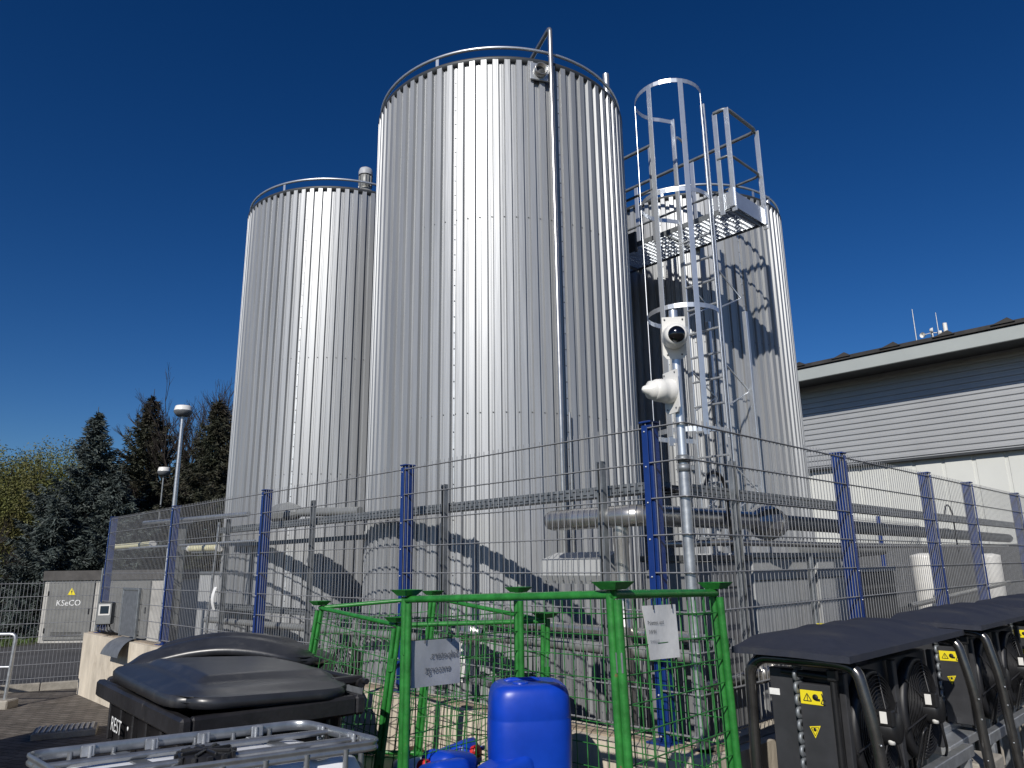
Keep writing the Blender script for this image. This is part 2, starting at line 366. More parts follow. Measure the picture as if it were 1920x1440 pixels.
# silo A fittings: vent port, overflow pipe, stub, hood
p = on_cyl(1011, 137, CA, RA + .01); n = Vector((p.x - CA[0], p.y - CA[1], 0)).normalized(); x = Vector((-n.y, n.x, 0))
mb = MB(); mb.bbox(p + n * .012, (.20, .02, .19), ax=x, b=.003); vp = mb.build('vent_plate', 'clad2', tA)
mb = MB(); mb.lathe([(0, .012), (.052, .014), (.060, .06), (.066, .06), (.068, 0)], p + n * .022 + x * 0.0, n, n=24); mb.build('vent_ring', 'steel', vp)
mb = MB(); mb.lathe([(0, .018), (.048, .018), (.052, .012)], p + n * .024, n, n=20); mb.build('vent_disc', 'boxdark', vp)
q = on_cyl(1038, 300, CA, RA + .055); n = Vector((q.x - CA[0], q.y - CA[1], 0)).normalized()
ztop = on_y(1035, 52, q.y).z
mb = MB(); mb.tube(fillet([Vector((q.x, q.y, 1.80)), Vector((q.x, q.y, ztop)), Vector((q.x, q.y, ztop)) - n * 1.0 + Vector((0, 0, -.02)), Vector((q.x, q.y, HA + .05)) - n * 1.05], .05, 4), .0235, n=12)
mb.build('overflow_pipe', 'steel', tA)
q2 = on_cyl(1062, 930, CA, RA + .03)
mb = MB(); mb.tube([(q2.x + .05, q2.y + .01, 1.80), (q2.x + .05, q2.y + .01, 3.1)], .012, n=8); mb.build('drain_pipe', 'steel', tA)
s = on_cyl(1139, 178, CA, RA - .08)
mb = MB(); zs_ = on_y(1139, 140, s.y + .05).z; mb.tube([(s.x, s.y + .05, HA - .05), (s.x, s.y + .05, zs_)], .036, n=14); mb.build('vent_stub', 'galv', tA)
# white sheet hood over manhole
a0 = on_L(1015, 1050, .42); a1 = on_L(1133, 1050, .42)
du = DL; c0 = (a0 + a1) / 2; Lh = (a0 - a1).length
zt = on_L(1075, 1049, .42).z
mb = MB(); prof = [c0 + DL * (-Lh / 2) + NL * .16 + Vector((0, 0, zt - c0.z + .05)), c0 + DL * (-Lh / 2) + Vector((0, 0, zt - c0.z)), c0 + DL * (-Lh / 2) + Vector((0, 0, zt - c0.z - .105)) - NL * .012, c0 + DL * (-Lh / 2) + Vector((0, 0, zt - c0.z - .16)) + NL * .02, c0 + DL * (-Lh / 2) + Vector((0, 0, zt - c0.z - .16)) + NL * .16]
mb.prism(prof, DL * Lh)
hd = mb.build('manhole_hood', 'boxgrey', tA)
mb = MB()
for i in range(7): mb.lathe([(.005, 0), (.005, .004), (0, .005)], prof[3] + DL * (Lh * (i + .5) / 7) - NL * .018 + Vector((0, 0, .02)), -NL, n=6)
mb.build('rivets', 'screw', hd)
# silo B roof motor ; silo C stub
m0 = on_cyl(685, 348, CB, RB - .16); m0.z = HB + .045
mb = MB(); mb.lathe([(.13, -.08), (.13, 0), (.085, .03), (.07, .06), (.085, .08), (.085, .25), (.07, .27)], m0, n=20); mo = mb.build('roof_motor', 'duct', tB)
mb = MB(); mb.lathe([(.098, .26), (.100, .31), (.085, .36), (.045, .385), (0, .39)], m0, n=20); mb.build('motor_cap', 'signgrey', mo)
mb = MB()
for k in range(14):
    a = 2 * pi * k / 14; mb.box(m0 + Vector((cos(a) * .09, sin(a) * .09, .165)), (.018, .004, .16), ax=(cos(a), sin(a), 0))
mb.build('cooling_fins', 'duct', mo)
s = on_cyl(1441, 385, CC, RC - .03)
mb = MB(); mb.tube([(s.x, s.y + .04, HC - .02), (s.x, s.y + .04, HC + .16)], .04, n=12); mb.build('vent_stub', 'galv', tC)

# ================================================================== PLATFORM + LADDER
ZP = EYE + 3.85
F0 = on_z(1377, 389, ZP); F0.z = 0
PW = .64; PL = 3.6
def PP(u, w_, z): v = F0 + DL * u + NL * w_; return Vector((v.x, v.y, z))   # u along the corridor, w across to the right-back
pf = thing('access_platform', (F0.x, F0.y, 0), 'metal grating walkway with handrails high between the middle and right silos', 'platform')
mb = MB()   # grating: bearing bars + cross bars
nb = 14
for i in range(nb): mb.box(PP(PL / 2, .02 + (PW - .04) * i / (nb - 1), ZP + .02), (PL - .02, .004, .032), ax=DL)
k = 0
while k * .06 < PL - .03: mb.box(PP(.02 + k * .06, PW / 2, ZP + .02), (.004, PW - .04, .030), ax=DL); k += 1
mb.build('grating', 'alu', pf)
mb = MB()
for w_ in (0, PW): mb.box(PP(PL / 2, w_, ZP + .015), (PL, .012, .06), ax=DL)
for u in (.0, .9, 1.8, 2.7): mb.box(PP(u + .02, PW / 2, ZP - .01), (.012, PW - .02, .04), ax=DL)
mb.build('platform_frame', 'galvdull', pf)
mb = MB()   # toe boards
mb.box(PP(-.012, PW / 2, ZP + .105), (.008, PW + .02, .20), ax=DL); mb.box(PP(.09, -.012, ZP + .105), (.20, .008, .20), ax=DL)
mb.box(PP(PL / 2 + .5, -.012, ZP + .09), (PL - 1.7, .008, .17), ax=DL); mb.box(PP(PL / 2, PW + .012, ZP + .09), (PL, .008, .17), ax=DL)
mb.build('toe_board', 'alu', pf)
mb = MB(); mb.box(PP(2.35, -.045, ZP + .04), (2.0, .006, .26), ax=DL); mb.tube([PP(1.35, -.03 - .0, ZP - .09), PP(1.35, -.03, ZP + .17)], .02, n=10); mb.build('side_plate', 'boxdark', pf)
mb = MB(); mb.bbox(PP(-.004, -.03, ZP + .11), (.07, .05, .24), ax=DL, b=.01); mb.bbox(PP(-.012, PW + .03, ZP + .11), (.07, .05, .24), ax=DL, b=.01); mb.build('corner_bracket', 'alu', pf)
ZH = 1.24 + ZP
def post(u, w_, h=1.24, base=-.06):
    b = MB(); b.bbox(PP(u, w_, ZP + (h + base) / 2 + .0), (.062, .014, h - base), ax=DL, b=.004); b.build('handrail_post', 'alu', pf)
posts = [(.13, -.03), (-.02, -.03), (-.02, PW + .03), (.9, PW + .03), (1.8, PW + .03), (1.05, -.03), (2.1, -.03), (2.9, -.03), (2.7, PW + .03)]
for u, w_ in posts: post(u, w_)
def rail(pts, r=.017, nm='handrail'): b = MB(); b.tube(fillet(pts, .09, 4), r, n=8); b.build(nm, 'galvdull', pf)
for z in (ZH, ZP + .64):
    rail([PP(.14, -.03, z), PP(-.02, -.03, z), PP(-.02, PW + .03, z), PP(PL, PW + .03, z)], .023 if z == ZH else .016)
    rail([PP(1.02, -.03, z), PP(PL, -.03, z)], .023 if z == ZH else .016)
rail([PP(1.05, -.03, ZP + 1.24), PP(1.05, -.03, ZP + .64)], .013)
# the ladder
u0, u1 = .24, .66
ld = thing('caged_ladder', (PP(.45, -.10, 0).x, PP(.45, -.10, 0).y, 0), 'tall silver ladder with round safety cage rising to the grating walkway', 'ladder')
wl_ = -.09
ZL1 = ZP + 1.39
for u in (u0, u1):
    b = MB(); b.bbox(PP(u, wl_, (ZL1 + .1) / 2), (.055, .024, ZL1 - .1), ax=DL, b=.004); b.build('ladder_stile', 'alu', ld)
    if u == u1: b = MB(); b.tube(fillet([PP(u, wl_ + .02, ZP + 1.0), PP(u, wl_ + .05, ZP + 1.2), PP(u, wl_ + .22, ZP + 1.17), PP(u, wl_ + .22, ZP)], .08, 4), .014, n=8); b.build('grab_rail', 'alu', ld)
z = .35; i = 0
while z < ZP + .02:
    b = MB(); b.bbox(PP((u0 + u1) / 2, wl_, z), (u1 - u0 - .022, .026, .022), ax=DL, b=.004); b.build('rung', 'alu', ld); z += .28
# cage
cc = PP(.45, wl_ - .40, 0); CRD = .375
def cage_pt(a, z):   # a measured from the outward direction
    return Vector((cc.x, cc.y, 0)) + (DL * sin(radians(a)) - NL * cos(radians(a))) * CRD + Vector((0, 0, z))
def zof(x, y):
    r = ray(x, y); q = cage_pt(0, 0); d = sqrt(q.x**2 + q.y**2); return EYE + r.z / sqrt(r.x**2 + r.y**2) * d
hoopz = [zof(1250, 158), zof(1262, 360), zof(1272, 576), zof(1290, 806), ]
for z in hoopz:
    pts = [PP(u0, wl_, z)] + [cage_pt(a, z) for a in range(-128, 129, 8)][::-1][::-1]
    ring = [cage_pt(a, z) for a in range(-130, 131, 10)]
    if (ring[0] - PP(u1, wl_, z)).length < (ring[0] - PP(u0, wl_, z)).length: ring = [PP(u1, wl_, z)] + ring + [PP(u0, wl_, z)]
    else: ring = [PP(u0, wl_, z)] + ring + [PP(u1, wl_, z)]
    mb = MB(); rows = []
    cen = Vector((cc.x, cc.y, 0))
    for q in ring:
        o = Vector((q.x - cen.x, q.y - cen.y, 0)).normalized() * .004
        rows.append([q + Vector((0, 0, -.025)), q + Vector((0, 0, .025)), q + o + Vector((0, 0, .025)), q + o + Vector((0, 0, -.025)), q + Vector((0, 0, -.025))])
    mb.grid(rows, smooth=False); mb.build('cage_hoop', 'alu', ld)
for a in (-112, -56, 0, 56, 112):
    b = MB(); q0 = cage_pt(a, hoopz[-1] - .06); q1 = cage_pt(a, hoopz[0] + .02); tdir = DL * cos(radians(a)) + NL * sin(radians(a))
    b.bbox((q0 + q1) / 2, (.058, .007, (q1 - q0).z), ax=tdir, b=.002); b.build('cage_bar', 'alu', ld)
mb = MB()   # zigzag stand-off brackets between ladder and silo
pp = [on_cyl(0, 0, CC, RC)] if False else None
for z in (1.2, 2.3, 3.4, 4.5):
    for u in (u0, u1):
        mb = MB(); mb.tube([PP(u, wl_ + .03, z), PP(u, wl_ + .5, z + .22), PP(u, wl_ + .03, z + .45)], .010, n=6); mb.build('standoff_bracket', 'alu', ld)
mb = MB()
for u in (u0 - .03, u1 + .03): mb.bbox(PP(u, wl_ + .5, 2.3), (.05, .05, 4.5), ax=DL, b=.004)
mb.build('rear_upright', 'alu', ld)

# ================================================================== FENCE
ZT = EYE + .7455
ZW = .865                              # top of concrete wall
fe = thing('mesh_fence', (CX, CY, 0), 'grey double wire mesh fence with blue posts on the concrete wall round the silos', 'fence')
LPOS = [.25, 2.619, 5.112, 7.70, 10.33]; RPOS = [2.165, 4.118, 5.478, 7.5, 9.6]
def mesh_panel(P, u0, u1, name):
    mb = MB(); d = (P(u1, 0, 0) - P(u0, 0, 0)).normalized(); nrm = (P(0, 1, 0) - P(0, 0, 0)).normalized()
    for k in range(9):
        z = ZT - .2 * k
        for s_ in (-.006, .006): mb.tube([P(u0, s_, z), P(u1, s_, z)], .0038, n=6, caps=True)
    u = math.ceil(u0 / .05) * .05
    while u < u1 - .004:
        mb.tube([P(u, 0, ZT - 1.615), P(u, 0, ZT + .03)], .0026, n=5, caps=True); u += .05
    return mb.build(name, 'wire', fe)
edgesL = [.03] + LPOS; edgesR = [.03] + RPOS + [12.0]
for a, b_ in zip(edgesL[:-1], edgesL[1:]): mesh_panel(LP, a, b_, 'mesh_panel')
for a, b_ in zip(edgesR[:-1], edgesR[1:]): mesh_panel(RP, a, b_, 'mesh_panel')
mb = MB()      # bent corner wires
for k in range(9):
    z = ZT - .2 * k
    for s_ in (-.006, .006): mb.tube(fillet([LP(.031, s_, z), Vector((CX, CY + s_ * 1.2, z)), RP(.031, s_, z)], .028, 5), .0038, n=6)
mb.build('corner_wires', 'wire', fe)
def blue_post(P, u, sgn):
    d = (P(1, 0, 0) - P(0, 0, 0)).normalized(); nrm = (P(0, 1, 0) - P(0, 0, 0)).normalized()
    mb = MB(); zt = ZT + .03; H = zt - ZW
    mb.bbox(P(u, .045, ZW + H / 2), (.062, .076, H), ax=d, b=.004); po = mb.build('fence_post', 'blue', fe)
    mb = MB(); mb.bbox(P(u, .038, zt + .006), (.080, .100, .012), ax=d, b=.003); mb.build('post_cap', 'blue', po)
    mb = MB(); mb.bbox(P(u, -.0115, ZW + H / 2 + .015), (.04, .007, H - .06), ax=d, b=.002); mb.build('clamp_bar', 'blue', po)
    mb = MB()
    for k in range(9):
        z = ZT - .2 * k - .022
        if z > ZW + .02: mb.lathe([(.0065, 0), (.0065, .003), (.004, .006), (0, .0065)], P(u, -.015, z), -nrm, n=8)
    mb.build('bolts', 'galv', po)
    mb = MB(); mb.bbox(P(u, .02, ZW + .006), (.15, .14, .012), ax=d, b=.003); mb.build('base_plate', 'blue', po)
for u in LPOS: blue_post(LP, u, 1)
for u in RPOS: blue_post(RP, u, -1)
# concrete wall: prism following both fence runs
wall = thing('concrete_wall', (CX, CY, 0), 'low pale concrete wall carrying the mesh fence with blue posts', 'wall')
FW, BW = -.12, .13
def corner(w_): # intersection of the two offset lines
    a = LP(0, w_, 0); b = RP(0, w_, 0); den = DL.x * DR.y - DL.y * DR.x; t_ = ((b.x - a.x) * DR.y - (b.y - a.y) * DR.x) / den; return a + DL * t_
outer = [LP(10.62, FW, 0), corner(FW), RP(12.5, FW, 0)]; inner = [RP(12.5, BW, 0), corner(BW), LP(10.62, BW, 0)]
mb = MB()
for zl, m_ in ((0, 0),):
    o = outer; i_ = inner
    for A, B, Cc, D in ((o[0], o[1], i_[1], i_[2]), (o[1], o[2], i_[0], i_[1])):
        mb.prism([Vector((q.x, q.y, -.05)) for q in (A, B, Cc, D)], (0, 0, ZW + .05))
mb.build('wall_body', 'concrete', wall)
mb = MB(); random.seed(9)    # weathered mortar lip under fence
for P, ue in ((LP, 10.5), (RP, 12.3)):
    u = -.05
    while u < ue:
        l = random.uniform(.35, .9); mb.bbox(P(u + l / 2, .0 + random.uniform(-.01, .01), ZW + .003), (l - .01, .10 + random.uniform(-.02, .02), .008), ax=(P(1, 0, 0) - P(0, 0, 0)), b=.002); u += l
mb.build('mortar_bed', 'concstain', wall)
# far return fence seen through right run
rf = thing('return_fence', RP(10.5, 3, 0), 'far run of wire mesh with one blue post behind the right pipes', 'fence')
mb = MB()
for k in range(8): mb.tube([RP(9.5, 3 + .0, ZT - .05 - .2 * k), RP(15, 3.2, ZT - .05 - .2 * k)], .005, n=5)
u = 9.5
while u < 15: mb.tube([RP(u, 3 + (u - 9.5) * .036, .9), RP(u, 3 + (u - 9.5) * .036, ZT)], .003, n=4); u += .05
mb.build('mesh_panel', 'wire', rf)
q = on_y(1888, 935, 11.0)
mb = MB(); mb.bbox(RP(11.3, 3.02, 1.7), (.07, .06, 1.75), ax=DR); mb.build('fence_post', 'blue', rf)

# ================================================================== camera mast + dome cameras
mp = Vector((CX, CY, 0)) + (NL + NR).normalized() * .055
zt = on_y(1262, 583, mp.y).z
mast = thing('camera_mast', (mp.x, mp.y, 0), 'galvanised round mast standing inside the fence corner with two cameras', 'mast')
mb = MB(); mb.tube([(mp.x, mp.y, .3), (mp.x, mp.y, 2.30)], .030, n=20); mb.build('lower_tube', 'galv', mast)
mb = MB(); mb.tube([(mp.x, mp.y, 2.27), (mp.x, mp.y, zt)], .025, n=20); mb.build('upper_tube', 'alu', mast)
mb = MB()
for z in (2.28, 2.33, 1.4): mb.lathe([(.030, -.02), (.036, -.02), (.036, .02), (.030, .02)], (mp.x, mp.y, z), n=16); mb.bbox((mp.x + .045, mp.y, z), (.03, .02, .03))
mb.build('pipe_clamp', 'galvdull', mast)
def dome_cam(cpos, direc, label, plate_tilt, s=1.0, lens=True):
    d = Vector(direc).normalized()
    t = thing('dome_camera', cpos, label, 'camera', 'dome cameras on the mast')
    x = Vector((0, 0, 1)).cross(d).normalized(); up = d.cross(x)
    mb = MB(); P = Vector(cpos)
    poly = [P + x * a * s + up * b * s - d * .0 for a, b in ((-.065, .115), (.065, .115), (.065, -.10), (.045, -.125), (-.045, -.125), (-.065, -.10))]
    mb.prism(poly, d * .010); mb.build('mount_plate', 'white', t)
    mb = MB()
    for a, b in ((-.05, .10), (.05, .10), (-.04, -.1), (.04, -.1)): mb.lathe([(.005, 0), (.005, .003), (0, .004)], P + x * a * s + up * b * s + d * .011, d, n=8)
    mb.build('screws', 'screw', t)
    mb = MB(); mb.lathe([(.070, .011), (.070, .045), (.066, .052), (.067, .057), (.064, .07), (.066, .074), (.062, .11), (.054, .125), (.046, .128)], P, d, n=28)
    hs_ = mb.build('camera_housing', 'white', t)
    mb = MB()
    if lens:
        mb.lathe([(.047, .127), (.040, .142), (.024, .153), (0, .157)], P, d, n=24); mb.build('camera_lens', 'glassblack', hs_)
    else:
        mb.lathe([(.058, .10), (.050, .15), (.028, .165), (.018, .19), (0, .20)], P, d, n=20); mb.build('camera_shroud', 'white', hs_)
    return t
cz = on_y(1253, 628, mp.y - .08)
dome_cam((mp.x - .012, mp.y - .034, cz.z), (-.10, -1, -.16), 'white dome camera with black lens facing out from the mast top', 0, 1.0)
cz2 = on_y(1250, 735, mp.y)
dome_cam((mp.x - .036, mp.y - .012, cz2.z), (-1, -.42, -.02), 'white camera seen from the side, below the one with the black lens', 0, 1.0, lens=False)

# ================================================================== trays, pipes, struts inside the fence
def strut(P, u, w_, ztop, label):
    t = thing('strut_post', P(u, w_, 0), label, 'support post', 'perforated steel struts behind the fence')
    d = (P(1, 0, 0) - P(0, 0, 0)).normalized(); nrm = (P(0, 1, 0) - P(0, 0, 0)).normalized()
    mb = MB(); H = ztop - .3
    mb.box(P(u, w_ + .02, .3 + H / 2), (.042, .003, H), ax=d); mb.box(P(u - .021, w_, .3 + H / 2), (.003, .042, H), ax=d); mb.box(P(u + .021, w_, .3 + H / 2), (.003, .042, H), ax=d)
    for s_ in (-1, 1): mb.box(P(u + s_ * .0165, w_ - .0205, .3 + H / 2), (.010, .003, H), ax=d)
    mb.build('channel', 'galvdull', t)
    mb = MB(); z = .4
    while z < ztop - .05: mb.box(P(u, w_ + .018, z), (.014, .003, .03), ax=d); z += .06
    mb.build('slots', 'black', t)
strut(LP, 2.37, .22, 2.40, 'grey perforated strut seen just right of the second blue post')
strut(LP, .73, .17, 2.40, 'grey perforated strut nearest the fence corner, beside the bright vertical pipe')
strut(LP, 4.46, .22, 2.42, 'grey strut crossing the round duct in front of the left silo')
strut(LP, 6.47, .22, 2.34, 'grey strut at the left edge of the left silo')
strut(RP, .95, .25, 2.42, 'grey strut right behind the mast under the black hose bend')
# cable tray left and right
def kink(wl2, wr2, z):
    a = LP(0, wl2, 0); b = RP(0, wr2, 0); den = DL.x * DR.y - DL.y * DR.x; t_ = ((b.x - a.x) * DR.y - (b.y - a.y) * DR.x) / den; v = a + DL * t_; return Vector((v.x, v.y, z))
def tray(name, P, u0, u1, w_, z, hh, ww, label, slots=True):
    t = thing(name, P((u0 + u1) / 2, w_, z), label, 'cable tray')
    d = (P(1, 0, 0) - P(0, 0, 0)).normalized(); mb = MB(); L_ = abs(u1 - u0)
    m = (u0 + u1) / 2
    mb.box(P(m, w_, z - hh / 2), (L_, ww, .003), ax=d)
    for s_ in (-1, 1):
        mb.box(P(m, w_ + s_ * ww / 2, z), (L_, .003, hh), ax=d); mb.box(P(m, w_ + s_ * (ww / 2 - .006), z + hh / 2), (L_, .012, .003), ax=d)
    mb.build('tray_channel', 'galvdull', t)
    if slots:
        mb = MB(); u = min(u0, u1) + .05
        while u < max(u0, u1) - .05:
            for zz in (-.016, .012):
                mb.box(P(u + (.0 if zz < 0 else .03), w_ - ww / 2 - .0018, z + zz), (.032, .002, .007), ax=d)
            u += .06
        mb.build('slots', 'black', t)
    mb = MB()
    for k in range(5): mb.tube([P(u0, w_ - ww / 2 + .02 + k * .02, z - hh / 2 + .012 + .005 * (k % 3)), P(u1, w_ - ww / 2 + .02 + k * .02, z - hh / 2 + .015 + .006 * ((k + 1) % 3))], .011, n=6)
    mb.build('cables', 'black', t)
    return t
UK = (kink(.33, .36, 0) - C0).dot(DL); UR = (kink(.33, .36, 0) - C0).dot(DR)
tray('cable_tray', LP, UK, 6.9, .33, 2.225, .062, .12, 'long perforated grey cable tray running level in front of the middle silo')
tray('cable_tray', RP, UR + .06, 9.4, .36, 2.215, .062, .12, 'grey cable tray along the right fence run beneath the looped hoses')
tray('cable_tray', LP, .1, 7.3, .45, 1.33, .05, .16, 'lower cable tray behind the green cages near knee height', slots=True)
def pipe(name, pts, r, m, label, cat='pipe', rings=(), fr=.1, bands=None, n=16):
    t = thing(name, pts[0], label, cat)
    mb = MB(); mb.tube(fillet(pts, fr, 6), r, n=n); mb.build('pipe_run', m, t)
    if rings:
        mb = MB()
        for a, b in rings: a = Vector(a); b = Vector(b); mb.lathe([(r, -.02), (r + .004, -.018), (r + .004, .018), (r, .02)], a, (b - a), n=n)
        mb.build('clamp_band', bands or 'steel', t)
    return t
# big insulated pipe: left rounded end, branch downwards
a = LP(1.22, .23, 2.06); b = LP(.02, .23, 2.06)
t = thing('insulated_pipe', a, 'thick stainless clad pipe with rounded end and vertical drop by the fence corner', 'pipe')
mb = MB(); ax = (b - a).normalized()
mb.lathe([(0, -.05), (.035, -.042), (.058, -.02), (.066, .015), (.067, .2), (.069, .205), (.069, .225), (.067, .23), (.067, .45)], a, ax, n=24); mb.tube(fillet([a + ax * .44, kink(.23, .5, 2.06), RP(1.7, .5, 2.07)], .16, 8), .066, n=24, caps=False); mb.build('pipe_jacket', 'steel', t)
mb = MB(); mb.lathe([(.05, .02), (.05, .12), (.046, .14), (.046, .60), (.048, .605), (.048, .62), (.046, .625), (.046, 1.5)], LP(.66, .25, 2.02), (0, 0, -1), n=20); mb.build('drop_pipe', 'steel', t)
# right run of big pipe with ball elbow
t = thing('pipe_elbow', RP(1.85, .5, 2.06), 'bulging faceted pipe elbow in the right pipe run', 'pipe elbow')
mb = MB(); mb.lathe([(.06, -.24), (.075, -.22), (.115, -.13), (.130, -.02), (.130, .02), (.110, .13), (.075, .2), (.058, .22)], RP(1.86, .5, 2.06), DR, n=14, smooth=False); mb.build('elbow_jacket', 'steel', t)
mb = MB(); mb.lathe([(.130, -.012), (.134, -.012), (.134, .012), (.130, .012)], RP(1.86, .5, 2.06), DR, n=14); mb.build('elbow_seam', 'steel', t)
pipe('insulated_pipe', [RP(2.06, .5, 2.07), RP(9.0, .5, 2.05)], .058, 'duct', 'grey thick pipe continuing right of the bulging elbow', rings=[(RP(3.2 + k, .5, 2.065), RP(3.3 + k, .5, 2.065)) for k in range(5)])
pipe('insulated_pipe', [RP(.55, .6, 1.89), RP(1.1, .42, 1.905), RP(3.3, .42, 1.90), RP(8.5, .42, 1.93)], .022, 'steel', 'slim bright pipe just under the thick right pipe', n=10)
pipe('insulated_pipe', [RP(3.0, .85, 1.86), RP(5.2, .85, 1.88), RP(5.2, 1.2, 1.86), RP(5.2, 1.2, 1.5)], .05, 'duct', 'grey pipe bending back above the dark cabinet')
# left duct with faceted elbow
t = thing('round_duct', LP(5.5, .42, 2.37), 'grey round duct with faceted elbow in front of the left silo', 'duct')
mb = MB(); q0, q1 = LP(5.15, .43, 2.35), LP(4.05, .50, 2.30); mb.tube([q0, q1], .045, n=18); mb.build('duct_run', 'duct', t)
mb = MB(); e0 = LP(5.75, .42, 2.36); e1 = LP(5.1, .43, 2.355); mb.lathe([(.0, 0), (.05, 0), (.09, .07), (.115, .17), (.115, .34), (.12, .345), (.12, .36), (.10, .46), (.065, .58), (.046, .62)], e0, (e1 - e0), n=12, smooth=False); mb.build('duct_elbow', 'duct', t)
tray('cable_tray', LP, 3.9, 8.9, .62, 2.06, .04, .10, 'slim dark tray against the left silo below the round duct', slots=False)
pipe('conduit', [LP(5.8, .16, 2.36), LP(9.3, .16, 2.43)], .028, 'galv', 'galvanised rail running left from the round duct at fence top height', n=10)
pipe('conduit', [LP(5.5, .12, 2.06), LP(9.7, .12, 2.08)], .013, 'alu', 'thin bright conduit crossing behind the leftmost fence panels', n=8)
pipe('conduit', [LP(6.44, .10, 2.30), LP(6.58, .10, .9)], .014, 'galv', 'slanted thin rod leaning beside the white paper tag', n=8)
pipe('conduit', [LP(3.95, .74, 1.0), LP(3.95, .74, 2.62)], .016, 'black', 'black vertical conduit in the gap between the left and middle silos', n=8)
# lower pipes near knee height
pipe('insulated_pipe', [LP(2.0, .30, 1.38), LP(.18, .30, 1.37)], .030, 'steel', 'bright pipe behind the green cages, above the dark pipe')
pipe('insulated_pipe', [LP(2.0, .30, 1.28), LP(.15, .30, 1.265)], .038, 'duct', 'dark brownish pipe low behind the green cages')
pipe('insulated_pipe', [LP(7.2, .34, 1.17), LP(2.2, .34, 1.22)], .035, 'duct', 'dark pipe below the lower cable tray on the left')
t = thing('pump', LP(2.1, .30, 1.15), 'stainless pump with white motor behind the green cages', 'pump')
q = LP(2.12, .28, 1.30); mb = MB(); mb.lathe([(0, -.10), (.07, -.10), (.085, -.07), (.085, .05), (.07, .09), (.04, .10), (.04, .16)], q, DL * -1, n=22); mb.build('pump_housing', 'steel', t)
mb = MB(); mb.tube([LP(2.2, .3, .95), LP(2.2, .3, 1.26)], .055, n=18); mb.build('pump_motor', 'white', t)
mb = MB(); mb.lathe([(.05, 0), (.06, .01), (.06, .06), (.05, .08), (.0, .09)], LP(1.78, .3, 1.40), (0, 0, 1), n=12); mb.tube([LP(1.78, .3, 1.36), LP(1.78, .3, 1.43)], .018, n=8); mb.build('valve_head', 'duct', t)
mb = MB(); mb.box(LP(2.1, .35, .96), (.4, .2, .03), ax=DL); mb.build('pump_base', 'galvdull', t)
for (px_, py_, nm) in ((640, 1240, 'dark round fan grille on the cladding behind the bins'),):
    q = on_L(px_, py_, .45); t = thing('fan_grille', q, nm, 'grille')
    mb = MB(); mb.lathe([(0, 0), (.16, 0), (.17, .05), (.17, .1)], q, NL, n=20); mb.build('fan_back', 'black', t)
    mb = MB()
    for k in range(1, 6): mb.tube([q - NL * .02 + (DL * cos(2 * pi * i / 24) + Vector((0, 0, 1)) * sin(2 * pi * i / 24)) * (.032 * k) for i in range(24)], .003, n=4, closed=True)
    for k in range(4):
        d_ = DL * cos(pi * k / 4) + Vector((0, 0, 1)) * sin(pi * k / 4); mb.tube([q - NL * .02 - d_ * .165, q - NL * .02 + d_ * .165], .003, n=4)
    mb.build('guard', 'galvdull', t)
# housings inside the right run
def housing(P, u0, u1, w0, w1, z0, z1, m, label, cover=None, name='equipment_housing'):
    d = (P(1, 0, 0) - P(0, 0, 0)).normalized(); c = P((u0 + u1) / 2, (w0 + w1) / 2, 0)
    t = thing(name, (c.x, c.y, 0), label, 'housing')
    mb = MB(); mb.bbox((c.x, c.y, (z0 + z1) / 2), (abs(u1 - u0), abs(w1 - w0), z1 - z0), ax=d, b=.008); mb.build('housing_body', m, t)
    mb = MB(); mb.bbox((c.x, c.y, z1 + .022), (abs(u1 - u0) + .04, abs(w1 - w0) + .04, .04), ax=d, b=.006); mb.build('housing_lid', cover or m, t)
    mb = MB(); mb.box((P((u0 + u1) / 2, w0 - .004, 0).x, P((u0 + u1) / 2, w0 - .004, 0).y, z1 - .16), (abs(u1 - u0) * .98, .004, .006), ax=d); mb.build('panel_joint', 'black', t)
    return t
housing(RP, .60, 1.28, .36, .74, .3, 1.78, 'boxmid', 'grey housing with dark lid behind the mast and fence corner', cover='boxdark')
housing(RP, 1.72, 2.70, .57, 1.0, .3, 1.80, 'boxgrey', 'wide light grey insulated housing right of the ladder foot')
housing(RP, 2.82, 3.45, .57, 1.0, .3, 1.80, 'boxgrey', 'narrower light grey housing behind the thin grey post with yellow clip')
housing(RP, 3.75, 5.0, .72, 1.4, .3, 1.66, 'boxdark', 'dark grey cabinet under the bent grey pipe', cover='signgrey')
pipe('support_post', [RP(2.46, .47, .9), RP(2.46, .47, 1.83)], .028, 'galvdull', 'thin grey post with a yellow clip between two light housings', cat='post')
mb = MB(); q = RP(2.46, .44, 1.28); mb.bbox(q, (.06, .05, .05), ax=DR, b=.006); o = mb.build('pipe_clip', 'yellow', None); tag(o, 'small yellow clip on the thin grey post', 'clip')
pipe('hand_rail', [RP(1.2, .35, 1.25), RP(2.75, .35, 1.26), RP(2.75, .35, .9)], .014, 'alu', 'bent silver rail in front of the light grey housing', cat='rail', n=8)
for (px_, u_, w_, lb) in ((1740, 7.6, 1.2, 'white vertical cylinder between the third and fourth blue posts'), (1868, 11.0, 1.25, 'white vertical cylinder farthest right behind the mesh')):
    t = thing('white_tank', RP(u_, w_, 0), lb, 'tank'); mb = MB(); mb.lathe([(0, .3), (.17, .3), (.17, 1.80), (.165, 1.83), (.05, 1.86), (0, 1.86)], RP(u_, w_, 0), n=24); mb.build('tank_body', 'white', t)
    mb = MB(); mb.lathe([(.172, .9), (.176, .9), (.176, .94), (.172, .94)], RP(u_, w_, 0), n=24); mb.build('band', 'galv', t)
pipe('insulated_pipe', [RP(5.6, .8, 1.28), RP(10, .8, 1.42)], .03, 'steel', 'bright low pipe in front of the white cylinders', n=10)
